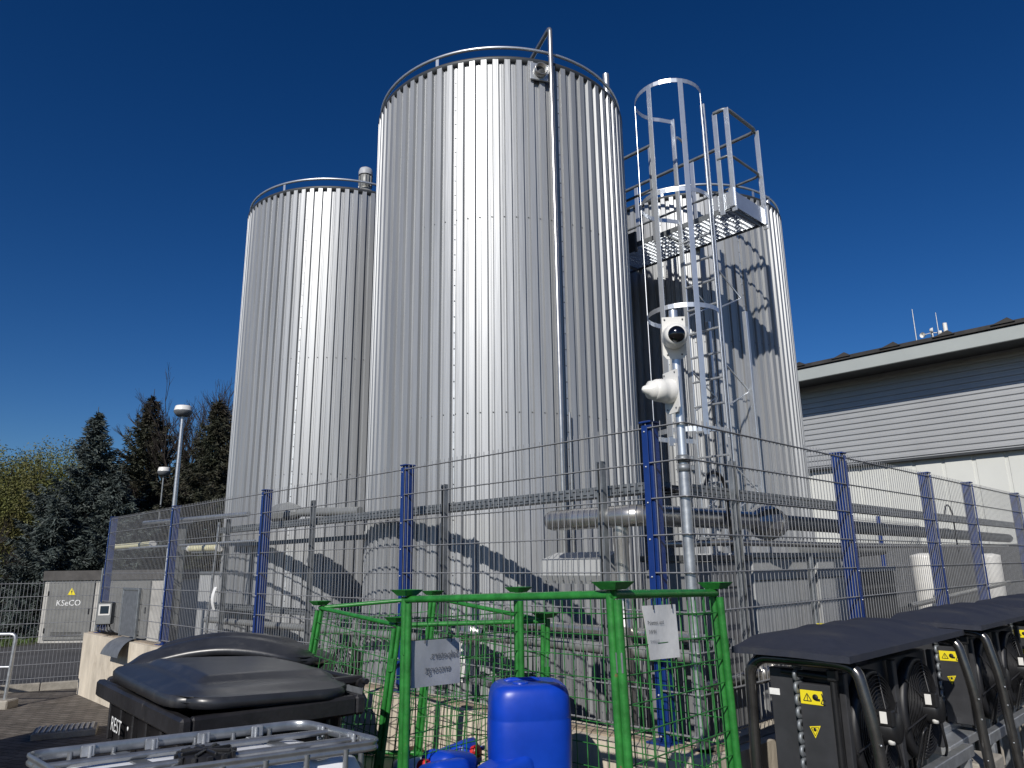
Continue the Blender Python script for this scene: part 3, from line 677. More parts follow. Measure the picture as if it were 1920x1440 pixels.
# black hoses looping over tray
for u_, w_, r_, lb in ((1.02, .42, .13, 'thick black hose looping over the tray beside the mast'), (3.15, .42, .12, 'black hose loop left of the second right post'), (6.1, .42, .14, 'thin black hose loop far along the right tray')):
    pts = [RP(u_ + r_ * cos(pi * k / 12) * -1, w_, 2.24 + sin(pi * k / 12) * r_ * (1.0)) for k in range(13)] + [RP(u_ + r_ + .01, w_, 2.05), RP(u_ + r_ + .03, w_, 1.85)]
    o = MB().tube(pts, .013 if u_ < 5 else .009, n=8).build('hose', 'black'); tag(o, lb, 'hose')
# valves cluster low right
t = thing('valve_set', RP(1.35, .30, 1.05), 'stainless valves and flanges low behind the fence near the first cooler roof', 'valve')
for k, (uu, zz) in enumerate(((1.2, 1.08), (1.38, 1.12), (1.55, 1.10))):
    mb = MB(); mb.lathe([(0, -.05), (.055, -.05), (.06, -.03), (.035, -.02), (.035, .02), (.06, .03), (.055, .05), (0, .05)], RP(uu, .3, zz), DR, n=18); mb.build('flange', 'steel', t)
mb = MB(); mb.tube([RP(.5, .3, 1.08), RP(1.9, .3, 1.11)], .03, n=12); mb.build('valve_pipe', 'steel', t)

# ================================================================== items on the left fence end
def tube_light(p0, p1, lb):
    t = thing('tube_light', p0, lb, 'light', 'cream tube lights by the left fence')
    mb = MB(); mb.tube([p0, p1], .045, n=14); mb.build('tube_cover', 'lampglass', t); d = (p1 - p0).normalized()
    for q in (p0 - d * .01, p1 - d * .03): mb = MB(); mb.tube([q, q + d * .05], .05, n=14); mb.build('end_cap', 'white', t)
    mb = MB(); mb.box((p0 + p1) / 2 + Vector((0, 0, -.05)), ((p1 - p0).length * .8, .03, .02), ax=d); mb.build('mount_rail', 'galvdull', t)
tube_light(on_L(215, 1026, .55), on_L(286, 1020, .55), 'longer cream tube light seen left of the second fence post from the end')
tube_light(on_L(356, 1029, .55), on_L(411, 1027, .55), 'shorter cream tube light behind the slanted thin rod')
t = thing('duct_column', LP(9.6, .55, 0), 'grey square column carrying the tube lights at the left fence end', 'column')
q = LP(9.6, .75, 0); mb = MB(); mb.bbox((q.x, q.y, 1.6), (.22, .2, 1.7), ax=DL, b=.02); mb.build('column_body', 'duct', t)
mb = MB(); mb.bbox((q.x, q.y, 2.47), (.34, .3, .05), ax=DL, b=.01); mb.build('column_head', 'galv', t)
mb = MB(); mb.tube([(q.x - .05, q.y - .16, .9), (q.x - .05, q.y - .16, 2.1)], .02, n=8); mb.tube([(q.x + .02, q.y - .18, .9), (q.x + .02, q.y - .18, 1.6)], .02, n=8); mb.build('column_pipe', 'alu', t)
q = LP(8.9, 1.3, 0)
t = thing('corrugated_screen', (q.x, q.y, 0), 'low grey corrugated sheet screen behind the left fence panels', 'screen')
mb = MB(); rows = [[], []]
for i in range(181):
    u = 8.75 + i * .0155; o = .012 if (i // 2) % 2 else -.012
    rows[0].append(LP(u, 1.9 + o, .2)); rows[1].append(LP(u, 1.9 + o, 1.68))
mb.grid(rows, smooth=False); mb.build('sheet', 'greywall', t)
mb = MB(); mb.box(LP(10.15, 1.9, 1.7), (2.8, .05, .05), ax=DL); mb.build('top_trim', 'galvdull', t)
# control unit and panel
q = on_L(198, 1150, -.12); t = thing('control_terminal', (q.x, q.y, ZW), 'small grey terminal with square display on the wall end', 'terminal')
dd = Vector((-q.x * .55 - .2, -q.y, 0)).normalized(); xx = Vector((-dd.y, dd.x, 0))
mb = MB(); mb.bbox(q, (.20, .15, .30), ax=xx, b=.012); bd = mb.build('terminal_case', 'boxdark', t)
mb = MB(); mb.bbox(q + dd * .078, (.185, .012, .285), ax=xx, b=.006); mb.build('front_plate', 'duct', t)
mb = MB(); mb.bbox(q + dd * .086 + Vector((0, 0, .05)), (.15, .006, .15), ax=xx, b=.004); fr_ = mb.build('display_bezel', 'white', t)
mb = MB(); mb.bbox(q + dd * .090 + Vector((0, 0, .052)), (.11, .005, .105), ax=xx, b=.003); mb.build('display', 'display', fr_)
mb = MB()
for k in range(5): mb.tube(fillet([q + xx * (-.06 + .03 * k) + Vector((0, 0, -.15)), q + xx * (-.08 + .045 * k) + dd * .05 + Vector((0, 0, -.24)), q + xx * (.1 + .03 * k) + Vector((0, 0, ZW - q.z + .02))], .06, 4), .009, n=6)
mb.build('cable_bundle', 'black', t)
pa, pb = on_L(224, 1190, -.05), on_L(262, 1108, -.05)
q = (pa + pb) / 2; t = thing('cover_panel', (q.x, q.y, ZW), 'dark grey sheet panel fixed to the fence beside the small terminal', 'panel')
mb = MB(); mb.bbox(q, (.62, .012, pb.z - pa.z), ax=DL, b=.003); mb.build('panel_sheet', 'signdark', t)
mb = MB()
for s_ in (-1, 1): mb.bbox(q + DL * s_ * .32, (.035, .03, pb.z - pa.z + .04), ax=DL, b=.004)
mb.bbox(q + Vector((0, 0, (pb.z - pa.z) / 2 + .02)), (.66, .04, .03), ax=DL, b=.004); mb.build('panel_frame', 'galvdull', t)
pc = on_L(232, 1196, -.12); t = thing('bent_sheet', (pc.x, pc.y, ZW), 'curved grey sheet hanging over the wall edge below the cover panel', 'sheet')
mb = MB(); rows = []
for k in range(9):
    a = k / 8; w_ = -.04 - .24 * sin(a * 1.35); z_ = ZW + .03 - .22 * (1 - cos(a * 1.5))
    u_c = (pc - C0).dot(DL)
    rows.append([LP(u_c + .30 + .1 * a, w_, z_), LP(u_c - .22 - .12 * a, w_, z_)])
rows2 = [[p_ + Vector((0, 0, -.005)) for p_ in r_] for r_ in rows]
mb.grid(rows); mb.grid(rows2); mb.build('sheet', 'signdark', t)
pt = on_L(403, 1122, -.03); t = MB(); rows = [[pt + DL * s_ + NL * (-.03 * sin(pi * k / 6)) + Vector((0, 0, .12 - .04 * k)) for s_ in (-.03, .04)] for k in range(7)]
t.grid(rows); t.grid([[p_ + NL * .001 for p_ in r_] for r_ in rows]); o = t.build('paper_tag', 'label'); tag(o, 'white curled paper tag fixed on the mesh near the slanted rod', 'tag')
# grey mesh fence far left with gate rail
gf = thing('yard_fence', FA, 'low grey wire mesh fence along the kerb at the left edge', 'fence')
mb = MB(); zt_ = on_plane(60, 1094, FA, fn).z
for k in range(9):
    for s_ in (-.006, .006): mb.tube([FA - fd * 12 + fn * (s_ + .03) + Vector((0, 0, zt_ - .2 * k)), FB + fd * .35 + fn * (s_ + .03) + Vector((0, 0, zt_ - .2 * k))], .0045, n=5)
L_ = (FB - FA).length + 12.3; k = 0
while k * .05 < L_: q = FA - fd * 12 + fd * (k * .05) + fn * .03; mb.tube([q + Vector((0, 0, zt_ - 1.6)), q + Vector((0, 0, zt_ + .03))], .003, n=4); k += 1
mb.build('mesh_panel', 'wire', gf)
for k in range(5):
    q = FA - fd * (11.6 - k * 2.5) + fn * .08; mb = MB(); mb.bbox(q + Vector((0, 0, zt_ / 2)), (.06, .04, zt_ + .03), ax=fd); mb.build('fence_post', 'galvdull', gf)
t = thing('tube_barrier', on_z(8, 1325, 0), 'bent galvanised tube barrier at the left picture edge', 'barrier')
b0 = on_z(6, 1328, 0); ztb = on_y(14, 1189, b0.y).z
mb = MB(); mb.tube(fillet([b0, Vector((b0.x + .04, b0.y, ztb)), Vector((b0.x - 1.4, b0.y - .05, ztb)), Vector((b0.x - 1.45, b0.y - .05, 0))], .08, 5), .024, n=10); mb.tube([Vector((b0.x + .02, b0.y, ztb * .55)), Vector((b0.x - 1.4, b0.y - .05, ztb * .55))], .018, n=8); mb.build('barrier_tube', 'galv', t)
mb = MB(); mb.bbox(b0 + Vector((-.02, 0, .05)), (.28, .25, .12), b=.015); mb.build('footing', 'kerb', t)

# ================================================================== transformer kiosk
k0 = on_z(70, 1206, 0); k1 = on_z(205, 1204, 0); kx = (k1 - k0).normalized(); ky = Vector((-kx.y, kx.x, 0))
kh = on_plane(70, 1089, k0, ky).z; W_ = 3.3
t = thing('transformer_kiosk', (k0.x, k0.y, 0), 'small concrete transformer kiosk with graffiti on its grey steel doors', 'kiosk')
def KP(a, b, z): v = k0 + kx * a + ky * b; return Vector((v.x, v.y, z))
mb = MB(); mb.prism([KP(0, 0, 0), KP(W_, 0, 0), KP(W_, 1.6, 0), KP(-.35, 1.6, 0)], (0, 0, kh)); mb.build('kiosk_body', 'kiosk', t)
mb = MB(); mb.prism([KP(-.04, -.05, kh), KP(W_ + .05, -.05, kh), KP(W_ + .05, 1.65, kh), KP(-.42, 1.65, kh)], (0, 0, .24)); mb.build('kiosk_roof', 'kioskroof', t)
for a0_, a1_ in ((.12, 1.28), (1.62, 2.7)):
    mb = MB(); mb.bbox(KP((a0_ + a1_) / 2, -.02, kh / 2 + .02), (a1_ - a0_, .035, kh - .10), ax=kx, b=.006); dr_ = mb.build('kiosk_door', 'kioskdoor', t)
    mb = MB(); mb.bbox(KP(a1_ - .08, -.045, kh / 2), (.035, .02, .15), ax=kx); mb.build('handle', 'black', dr_)
    mb = MB()
    for z in (.3, 1.2): mb.bbox(KP(a0_ + .02, -.045, z), (.03, .02, .12), ax=kx)
    mb.build('hinge', 'black', dr_)
    mb = MB()
    for z in (.16, .19, .22, .25): mb.box(KP((a0_ + a1_) / 2, -.040, z), ((a1_ - a0_) * .66, .006, .012), ax=kx)
    mb.build('louvre', 'black', dr_)
    mb = MB()
    for i in range(12): mb.box(KP(a0_ + .08 + (a1_ - a0_ - .16) * i / 11, -.0385, kh / 2), (.012, .004, kh - .2), ax=kx)
    mb.build('door_ribs', 'kioskdoor', dr_)
mb = MB(); s_ = KP(.72, -.0415, kh - .36); mb.prism([s_ + kx * -.10, s_ + kx * .10, s_ + Vector((0, 0, .18))], ky * -.004); wsn = mb.build('warning_sign', 'yellow', t)
mb = MB(); s2 = s_ - ky * .006; mb.prism([s2 + kx * .01 + Vector((0, 0, .13)), s2 + kx * -.02 + Vector((0, 0, .075)), s2 + kx * 0 + Vector((0, 0, .075)), s2 + kx * -.012 + Vector((0, 0, .03)), s2 + kx * .025 + Vector((0, 0, .09)), s2 + kx * .004 + Vector((0, 0, .09))], ky * -.002); mb.build('bolt_mark', 'ink', wsn)
text_mb('KSeCO', .20, KP(.36, -.043, kh - .62), kx, (0, 0, 1)).build('graffiti', 'label', t)
text_mb('SE', .26, KP(-.10, .5, .85), ky * -1, (0, 0, 1), thick=.006).build('graffiti', 'red', t)
mb = MB(); mb.tube([KP(1.44, -.06, .0), KP(1.46, -.06, kh + .3)], .03, n=8); mb.build('downpipe', 'galvdull', t)

# ================================================================== street lamps
def lamp(base, h, r, lb, pm='galv', pr=1.0):
    t = thing('street_lamp', base, lb, 'street lamp', 'round headed street lamps')
    mb = MB(); mb.tube([base, base + Vector((0, 0, h * .45)), base + Vector((0, 0, h))], [.075 * pr, .06 * pr, .045 * pr], n=12); mb.build('lamp_post', pm, t)
    top = base + Vector((0, 0, h)); mb = MB(); mb.lathe([(.06, -.05), (r * .7, -.03), (r, .07), (r * .97, .12)], top, n=24); mb.build('lamp_bowl', 'signdark', t)
    mb = MB(); mb.lathe([(r * .98, .11), (r * .88, .21), (r * .82, .235), (0, .25)], top, n=24); mb.build('lamp_cap', 'white', t)
lp = on_y(312, 975, 19.0); hh = on_y(340, 780, 19.0)
lb0 = Vector((on_y(343, 778, 19.0).x, 19.0, 0))
lamp(lb0, on_y(343, 778, 19).z, .235, 'tall grey lamp post with white disc head in front of the trees')
q = on_y(307, 890, 24); lamp(Vector((q.x, 24, 0)), q.z, .20, 'smaller farther lamp head just left of the tall lamp post', 'galvdull', .6)
# ================================================================== warehouse
A0 = on_z(1500, 738, 0) if False else None
wd = Vector((-sin(radians(42.9)), cos(radians(42.9)), 0)); wn_ = Vector((cos(radians(42.9)), sin(radians(42.9)), 0))
D0 = 19.0
Pw = Vector((D0 * sin(radians(22)), D0 * cos(radians(22)), 0))
def WP(s_, o_, z): v = Pw + wd * s_ + wn_ * o_; return Vector((v.x, v.y, z))
def wz(x, y, o_=0): return on_plane(x, y, WP(0, o_, 0), wn_)
z_bot = (wz(1517, 879).z + wz(1920, 838).z) / 2; z_top = (wz(1499, 737).z + wz(1920, 664).z) / 2
fz1 = (wz(1500, 712, -.9).z + wz(1920, 637, -.9).z) / 2; fz2 = (wz(1500, 690, -.9).z + wz(1920, 610, -.9).z) / 2
S0, S1 = -22, 9
t = thing('warehouse', (Pw.x, Pw.y, 0), 'warehouse with grey ribbed siding over white panels at the right', 'building')
zt2 = fz2 - .1
mb = MB(); rows = []; z = z_bot; pitch = .128
while z < zt2:
    for f, o in ((0, 0), (.30, 0), (.42, -.028), (.86, -.028), (.98, 0)):
        rows.append([WP(S0, .045 + o, z + f * pitch), WP(S1, .045 + o, z + f * pitch)])
    z += pitch
mb.grid(rows, smooth=False); mb.build('ribbed_siding', 'greywall', t)
mb = MB(); s_ = S0; rows = [[], []]
while s_ < S1:
    for f, o in ((0, .02), (.03, .02), (.04, 0), (.54, 0), (.55, .02)):
        rows[0].append(WP(s_ + f, .10 + o, 2.05)); rows[1].append(WP(s_ + f, .10 + o, z_bot))
    s_ += .58
mb.grid(rows, smooth=False); mb.build('white_wall_panels', 'whitesheet', t)
mb = MB(); mb.box(WP((S0 + S1) / 2, .16, 1.0), (S1 - S0, .10, 2.1), ax=wd); mb.build('plinth', 'boxdark', t)
mb = MB(); mb.box(WP((S0 + S1) / 2, .04, z_bot - .02), (S1 - S0, .16, .05), ax=wd); mb.build('base_flashing', 'darkmetal', t)
mb = MB(); mb.box(WP((S0 + S1) / 2, 5, z_top / 2 + .03), (S1 - S0 - .2, 9.6, 2 * (z_top / 2 + .8 - .0) - 1.55), ax=wd); mb.build('building_core', 'greywall', t)
mb = MB(); mb.bbox(WP((S0 + S1) / 2, -.88, (fz1 + fz2) / 2), (S1 - S0, .05, fz2 - fz1), ax=wd, b=.01); mb.build('fascia', 'fascia', t)
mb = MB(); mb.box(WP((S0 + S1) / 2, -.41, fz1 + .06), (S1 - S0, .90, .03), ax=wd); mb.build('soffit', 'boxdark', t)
mb = MB(); mb.add([WP(S0, -.95, fz2 + .02), WP(S1, -.95, fz2 + .02), WP(S1, 10, fz2 + .25), WP(S0, 10, fz2 + .25), WP(S0, -.95, fz2 + .10), WP(S1, -.95, fz2 + .10), WP(S1, 10, fz2 + .33), WP(S0, 10, fz2 + .33)], [(0, 1, 2, 3), (4, 7, 6, 5), (0, 4, 5, 1), (1, 5, 6, 2), (3, 2, 6, 7), (0, 3, 7, 4)]); rf_ = mb.build('warehouse_roof', 'rooftile', t)
mb = MB(); s_ = S0 + .4
random.seed(2)
while s_ < S1:
    mb.prism([WP(s_, -.98, fz2 + .07), WP(s_ + .42, -.98, fz2 + .07), WP(s_ + .12, -.98, fz2 + .17)], wn_ * .5); s_ += 1.05
mb.build('roof_clips', 'rooftile', rf_)
mb = MB(); mb.box(WP(S1 + .03, 4.5, fz2 / 2), (.06, 10.6, fz2), ax=wd); mb.build('end_wall', 'whitesheet', t)
def antenna(x, y0, y1, r, lb, o_=2.2, cup=False, white=False):
    b_ = wz(x + (4 if not cup else 0), y1, o_); a_ = wz(x, y0, o_); b_ = Vector((a_.x, a_.y, b_.z))
    t = thing('roof_antenna', Vector((b_.x, b_.y, b_.z - .35)), lb, 'antenna', 'masts on the warehouse roof')
    mb = MB(); mb.tube([Vector((b_.x, b_.y, b_.z - .5)), a_], [r, r * .5] if not white else r, n=8); mb.build('antenna_rod', 'white' if white else 'galv', t)
    if cup:
        mb = MB()
        for k in range(3):
            a = 2 * pi * k / 3; e = a_ + Vector((cos(a) * .22, sin(a) * .22, 0)); mb.tube([a_, e], .012, n=5); mb.lathe([(0, -.05), (.05, -.03), (.07, .03)], e, (-sin(a), cos(a), 0), n=10)
        mb.build('wind_cups', 'white', t)
antenna(1710, 580, 642, .022, 'leftmost thin rod antenna on the warehouse roof')
antenna(1754, 586, 632, .02, 'second thin rod antenna, beside the thick white mast')
antenna(1771, 606, 634, .05, 'short thick white sensor mast on the warehouse roof', white=True)
antenna(1747, 624, 638, .03, 'small wind meter with cups on the warehouse roof', cup=True, white=True)

# ================================================================== GREEN CAGES
def lerp(a, b, t): return a + (b - a) * t
def green_cage(top, bot, label, mesh_sides, tr, floor_z, mesh_h=.085, mesh_v=.085, cups=True, wr=.0028, sdir=None):
    c = sum(bot, Vector()) / 4
    t = thing('mesh_cage', (c.x, c.y, floor_z), label, 'cage', 'green mesh stacking cages')
    n = len(top)
    for i in range(n):
        a, b = bot[i], top[i]; d = (b - a).normalized(); cen = sum(top, Vector()) / 4; o = Vector((cen.x - b.x, cen.y - b.y, 0)).normalized()
        side = Vector(sdir).normalized() if sdir else d.cross(o).normalized()
        mb = MB(); mb.tube([a + side * tr * .95, b + side * tr * .95], tr, n=10); mb.tube([a - side * tr * .95, b - side * tr * .95 - d * .03], tr, n=10); po = mb.build('corner_post', 'green', t)
        mb = MB()
        for k in (.22, .75): q = lerp(a, b, k); mb.bbox(q - o * tr, (.03, .01, .07), ax=side, az=d, b=.003)
        mb.build('post_lug', 'galvdull' if i % 2 else 'green', po)
        if cups:
            mb = MB(); q = b + Vector((0, 0, .008)); x = (top[(i + 1) % n] - b).normalized()
            mb.lathe([(.040, 0), (.074, .024), (.078, .024), (.046, -.003), (0.0, -.003)], q, n=4, smooth=False); mb.build('stacking_cup', 'green', po)
    for i in range(n):
        j = (i + 1) % n
        mb = MB(); mb.tube([top[i] + Vector((0, 0, -.012)), top[j] + Vector((0, 0, -.012))], tr * .95, n=10); mb.build('top_rail', 'green', t)
        mb = MB(); mb.tube([bot[i] + Vector((0, 0, .03)), bot[j] + Vector((0, 0, .03))], tr * .95, n=10); mb.build('bottom_rail', 'green', t)
    random.seed(5)
    for i in mesh_sides:
        j = (i + 1) % n; mb = MB(); A, B, C_, D_ = bot[i], bot[j], top[j], top[i]
        def S(u, v): return lerp(lerp(A, B, u), lerp(D_, C_, u), v)
        L_ = (B - A).length; H_ = (D_ - A).length; nv = max(3, round(L_ / mesh_v)); nh = max(3, round(H_ / mesh_h)); on = (B - A).cross(D_ - A).normalized() * .004
        hi = .97
        for k in range(1, nv):
            u = k / nv; bow = random.uniform(-.004, .004); pts = [S(u, .03), S(u, .5) + on * (bow / .004), S(u, hi)]
            mb.tube(pts, wr, n=5)
        for k in range(1, nh):
            v = k / nh; mb.tube([S(.0, v) + on, S(.5, v) + on + Vector((0, 0, random.uniform(-.003, .003))), S(1, v) + on], wr, n=5)
        mb.build('wire_panel', 'greendark', t)
    mb = MB(); mb.prism([p_ + Vector((0, 0, .0)) for p_ in bot], (0, 0, .012)); mb.build('floor_sheet', 'green', t)
    return t
def at(px_, py_, Y): return on_y(px_, py_, Y)
eY = at(1150, 1108, 2.7); bY = at(763, 1119, 3.6); fY = at(1342, 1106, 3.3); dY = at(972, 1112, 4.2)
ZFY = .732
def down(p, dx=0, dy=0, z=ZFY): return Vector((p.x + dx, p.y + dy, z))
topY = [bY, eY, fY, dY]; botY = [down(bY, 0, 0), down(eY, .02, -.01), down(fY, .03, 0), down(dY, 0, .0)]
green_cage(topY, botY, 'larger green wire cage at the front with the blue canister standing in it', [1, 2, 3], .0165, ZFY, .10, .068, sdir=(bY - eY))
hX = at(745, 1168, 4.30); gX = at(1023, 1160, 4.36); cX = at(812, 1117, 5.12); aX = at(600, 1136, 5.2); ZFX = .588
topX = [hX, gX, cX, aX]; botX = [down(hX, -.10, -.0, ZFX), down(gX, -.03, 0, ZFX), down(cX, -.09, 0, ZFX), down(aX, -.12, 0, ZFX)]
green_cage(topX, botX, 'green wire cage behind, carrying two grey sign boards, next to the waste bins', [0, 1, 2, 3], .0140, ZFX, .10, .075, sdir=(gX - hX))
# pallets under the cages
def pallet(loc, rz, label):
    t = thing('wooden_pallet', loc, label, 'pallet', 'wooden pallets under the green cages', rz)
    for y in (-.35, -.175, 0, .175, .35): mb = MB(); mb.bbox((0, y, .133), (1.2, .12 if abs(y) in (.35, 0) else .10, .022), b=.003); mb.build('deck_board', 'wood', t, world=False)
    for x in (-.53, 0, .53):
        mb = MB(); mb.bbox((x, 0, .111), (.14, .8, .022), b=.003); mb.build('cross_board', 'wood', t, world=False)
        mb = MB()
        for y in (-.34, 0, .34): mb.bbox((x, y, .061), (.12, .12, .078), b=.003)
        mb.build('blocks', 'wood', t, world=False)
    for y in (-.34, 0, .34): mb = MB(); mb.bbox((0, y, .011), (1.2, .11, .022), b=.003); mb.build('skid_board', 'wood', t, world=False)
    return t
cY = sum(botY, Vector()) / 4; rzY = atan2((eY - bY).y, (eY - bY).x); cXc = sum(botX, Vector()) / 4; rzX = atan2((aX - hX).y, (aX - hX).x)
base = None; words_ = ['lowest', 'second', 'middle', 'fourth', 'topmost']
for k in range(5):
    lb = words_[k] + ' pallet from the ground of the five under the larger front green cage'
    if base is None: base = pallet((cY.x, cY.y, .006), rzY, lb)
    else:
        c = copy_tree(base); c.location = (cY.x, cY.y, .006 + .1445 * k); c.rotation_euler.z = rzY; c['label'] = lb
for k in range(4):
    c = copy_tree(base); c.location = (cXc.x, cXc.y, .006 + .1445 * k); c.rotation_euler.z = rzX; c['label'] = ['lowest', 'second lowest', 'second highest', 'topmost'][k] + ' pallet of the four under the rear green cage'
# signs
def board(quad, m, label, name='sign_board', texts=(), thick=.003, mirror=False, cat='sign'):
    tl, tr_, br, bl = [Vector(q) for q in quad]; n = (tr_ - tl).cross(bl - tl).normalized()
    if n.dot(CAMP - tl) < 0: n = -n
    t = thing(name, bl, label, cat)
    mb = MB(); rows = []
    N = 8
    for j in range(N + 1):
        v = j / N; rows.append([lerp(lerp(tl, tr_, u / N), lerp(bl, br, u / N), v) + n * .0022 * sin(u / N * 5 + j * .4) for u in range(N + 1)])
    mb.grid(rows); mb.grid([[p_ - n * thick for p_ in r_] for r_ in rows]); bd_ = mb.build('board', m, t)
    W = (tr_ - tl).length; H = (bl - tl).length; x = (tr_ - tl).normalized(); y = (tl - bl).normalized()
    for s_, size, fx, fy, mt in texts:
        text_mb(s_, size, tl + x * W * fx - y * H * fy + n * .0028, x if not mirror else x, y, mirror, 0).build('lettering', mt, t)
    mb = MB()
    for fx in (.25, .8): mb.tube(fillet([tl + x * W * fx - y * .015 + n * .008, tl + x * W * fx + y * .03 + n * .01, tl + x * W * fx + y * .02 - n * .02], .01, 3), .002, n=5)
    mb.build('cable_ties', 'black', t)
    return t
# white sign on the right side panel of the front cage
pn = (fY - eY).cross(Vector((0, 0, 1))).normalized()
pe = eY + pn * .012 if (eY + pn - CAMP).length < (eY - pn - CAMP).length else eY - pn * .012
board([on_plane(x, y, pe, pn) for x, y in ((1204, 1136), (1267, 1133), (1274, 1232), (1220, 1238))], 'label', 'scuffed white sign on the side of the front green cage', texts=[('Paletten und', .023, .06, .36, 'ink2'), ('IWW', .023, .06, .53, 'ink2'), ('trennen', .021, .06, .69, 'signgrey')])
pn2 = (dY - bY).cross(Vector((0, 0, 1))).normalized()
pd = bY + pn2 * .014 if (bY + pn2 - CAMP).length < (bY - pn2 - CAMP).length else bY - pn2 * .014
board([on_plane(x, y, pd, pn2) for x, y in ((771, 1202), (862, 1196), (862, 1280), (771, 1291))], 'signgrey', 'grey board with mirrored lettering hanging in the green cages', texts=[('Salpeters.', .050, .97, .42, 'ink2'), ('entsorgt', .050, .80, .72, 'ink2')], mirror=True)
pn3 = (aX - hX).cross(Vector((0, 0, 1))).normalized()
pq = hX + Vector((-.06, 0, 0))
board([on_plane(x, y, pq, pn3) for x, y in ((633, 1272), (683, 1269), (676, 1330), (620, 1337))], 'signdark', 'dark grey blank plate on the rear cage beside the waste bins', texts=[('PAPPE', .035, .2, .7, 'ink2')])
# ---- blue canister
def canister(c, z0, W, D, H, rz, label, m='canister', capm='black', group=None, lying=None):
    t = thing('blue_canister', (c[0], c[1], z0), label, 'canister', group, rz)
    mb = MB(); prof = []; rows = []
    lv = [(0, .86), (.012, .90), (.04, .935), (.10, .965), (.105, .958), (.115, .968), (.25, .985), (.50, 1.0), (.66, .997), (.67, .989), (.68, .996), (.80, .985), (.86, .968), (.90, .94), (.93, .90), (.955, .83), (.97, .74), (.975, .62), (.968, .5), (.968, .0)]
    NN = 48
    for h, s_ in lv:
        r_ = []
        for k in range(NN + 1):
            a = 2 * pi * k / NN; e = .56; ca, sa = cos(a), sin(a)
            x = (abs(ca)**e) * (1 if ca >= 0 else -1) * W / 2 * s_; y = (abs(sa)**e) * (1 if sa >= 0 else -1) * D / 2 * s_
            bulge = 1 + .012 * sin(pi * min(1, h * 1.1)); r_.append(Vector((x * bulge, y * bulge, h * H)))
        rows.append(r_)
    mb.grid(rows, flip=False); body = mb.build('canister_body', m, t, world=False)
    mb = MB(); mb.tube(fillet([Vector((-W * .30, D * .1, H * .945)), Vector((-W * .24, D * .1, H * .972)), Vector((W * .10, D * .1, H * .972)), Vector((W * .16, D * .1, H * .945))], .03, 5), .014, n=10); mb.build('handle', m, t, world=False)
    mb = MB(); mb.lathe([(.040, .945 * H), (.040, .982 * H), (.036, .987 * H), (0, .987 * H)], (-W * .12, -D * .20, 0), n=20); mb.build('screw_cap', capm, t, world=False)
    return t
zc = at(985, 1281, 3.70).z
canister((.060, 3.78), ZFY + .013, .385, .32, (zc - ZFY) * 1.0, radians(8), 'large upright blue plastic canister in the front green cage', capm='canister')
def small_can(loc, rz, tilt, label, m='canister', capm='red'):
    t = thing('small_canister', loc, label, 'canister', 'small canisters on the cage floors', rz); t.rotation_euler = (tilt, 0, rz); t.scale = (1.12, 1.12, 1.12)
    mb = MB(); rows = []
    for h, s_ in ((0, .85), (.01, .96), (.03, 1), (.17, 1), (.20, .92), (.215, .6), (.22, 0)):
        rows.append([Vector(((abs(cos(2 * pi * k / 28))**.5) * (1 if cos(2 * pi * k / 28) >= 0 else -1) * .085 * s_, (abs(sin(2 * pi * k / 28))**.5) * (1 if sin(2 * pi * k / 28) >= 0 else -1) * .07 * s_, h)) for k in range(29)])
    mb.grid(rows); mb.build('canister_body', m, t, world=False)
    mb = MB(); mb.lathe([(.03, .212), (.03, .245), (.026, .25), (0, .25)], (-.03, 0, 0), n=18); mb.build('screw_cap', capm, t, world=False)
    mb = MB(); mb.tube(fillet([(.0, 0, .21), (.01, 0, .245), (.06, 0, .24), (.075, 0, .20)], .02, 4), .010, n=8); mb.build('handle', m, t, world=False)
    return t
for lx, ly, rz, ti, lb, m_, cm in (
    (-.60, 4.42, .3, 1.35, 'pale canister with blue cap lying beside the tank frame corner', 'canister2', 'canister'),
    (-.44, 4.60, 1.2, 1.2, 'tilted blue canister with red cap at the rear cage near corner', 'canister', 'red'),
    (-.38, 3.72, .5, 1.3, 'lying blue canister at the front cage left corner post', 'canister', 'red'),
    (-.14, 3.62, 2.0, 1.25, 'lying blue canister with red cap touching the large canister side', 'canister', 'red'),
    (-.26, 3.92, -.6, 1.35, 'lying blue canister with red cap behind the other lying ones', 'canister', 'red')):
    zf = (ZFX if ly > 4.2 else ZFY) + .014 + (.07 if ti else 0)
    small_can((lx, ly, zf), rz, ti, lb, m_, cm)

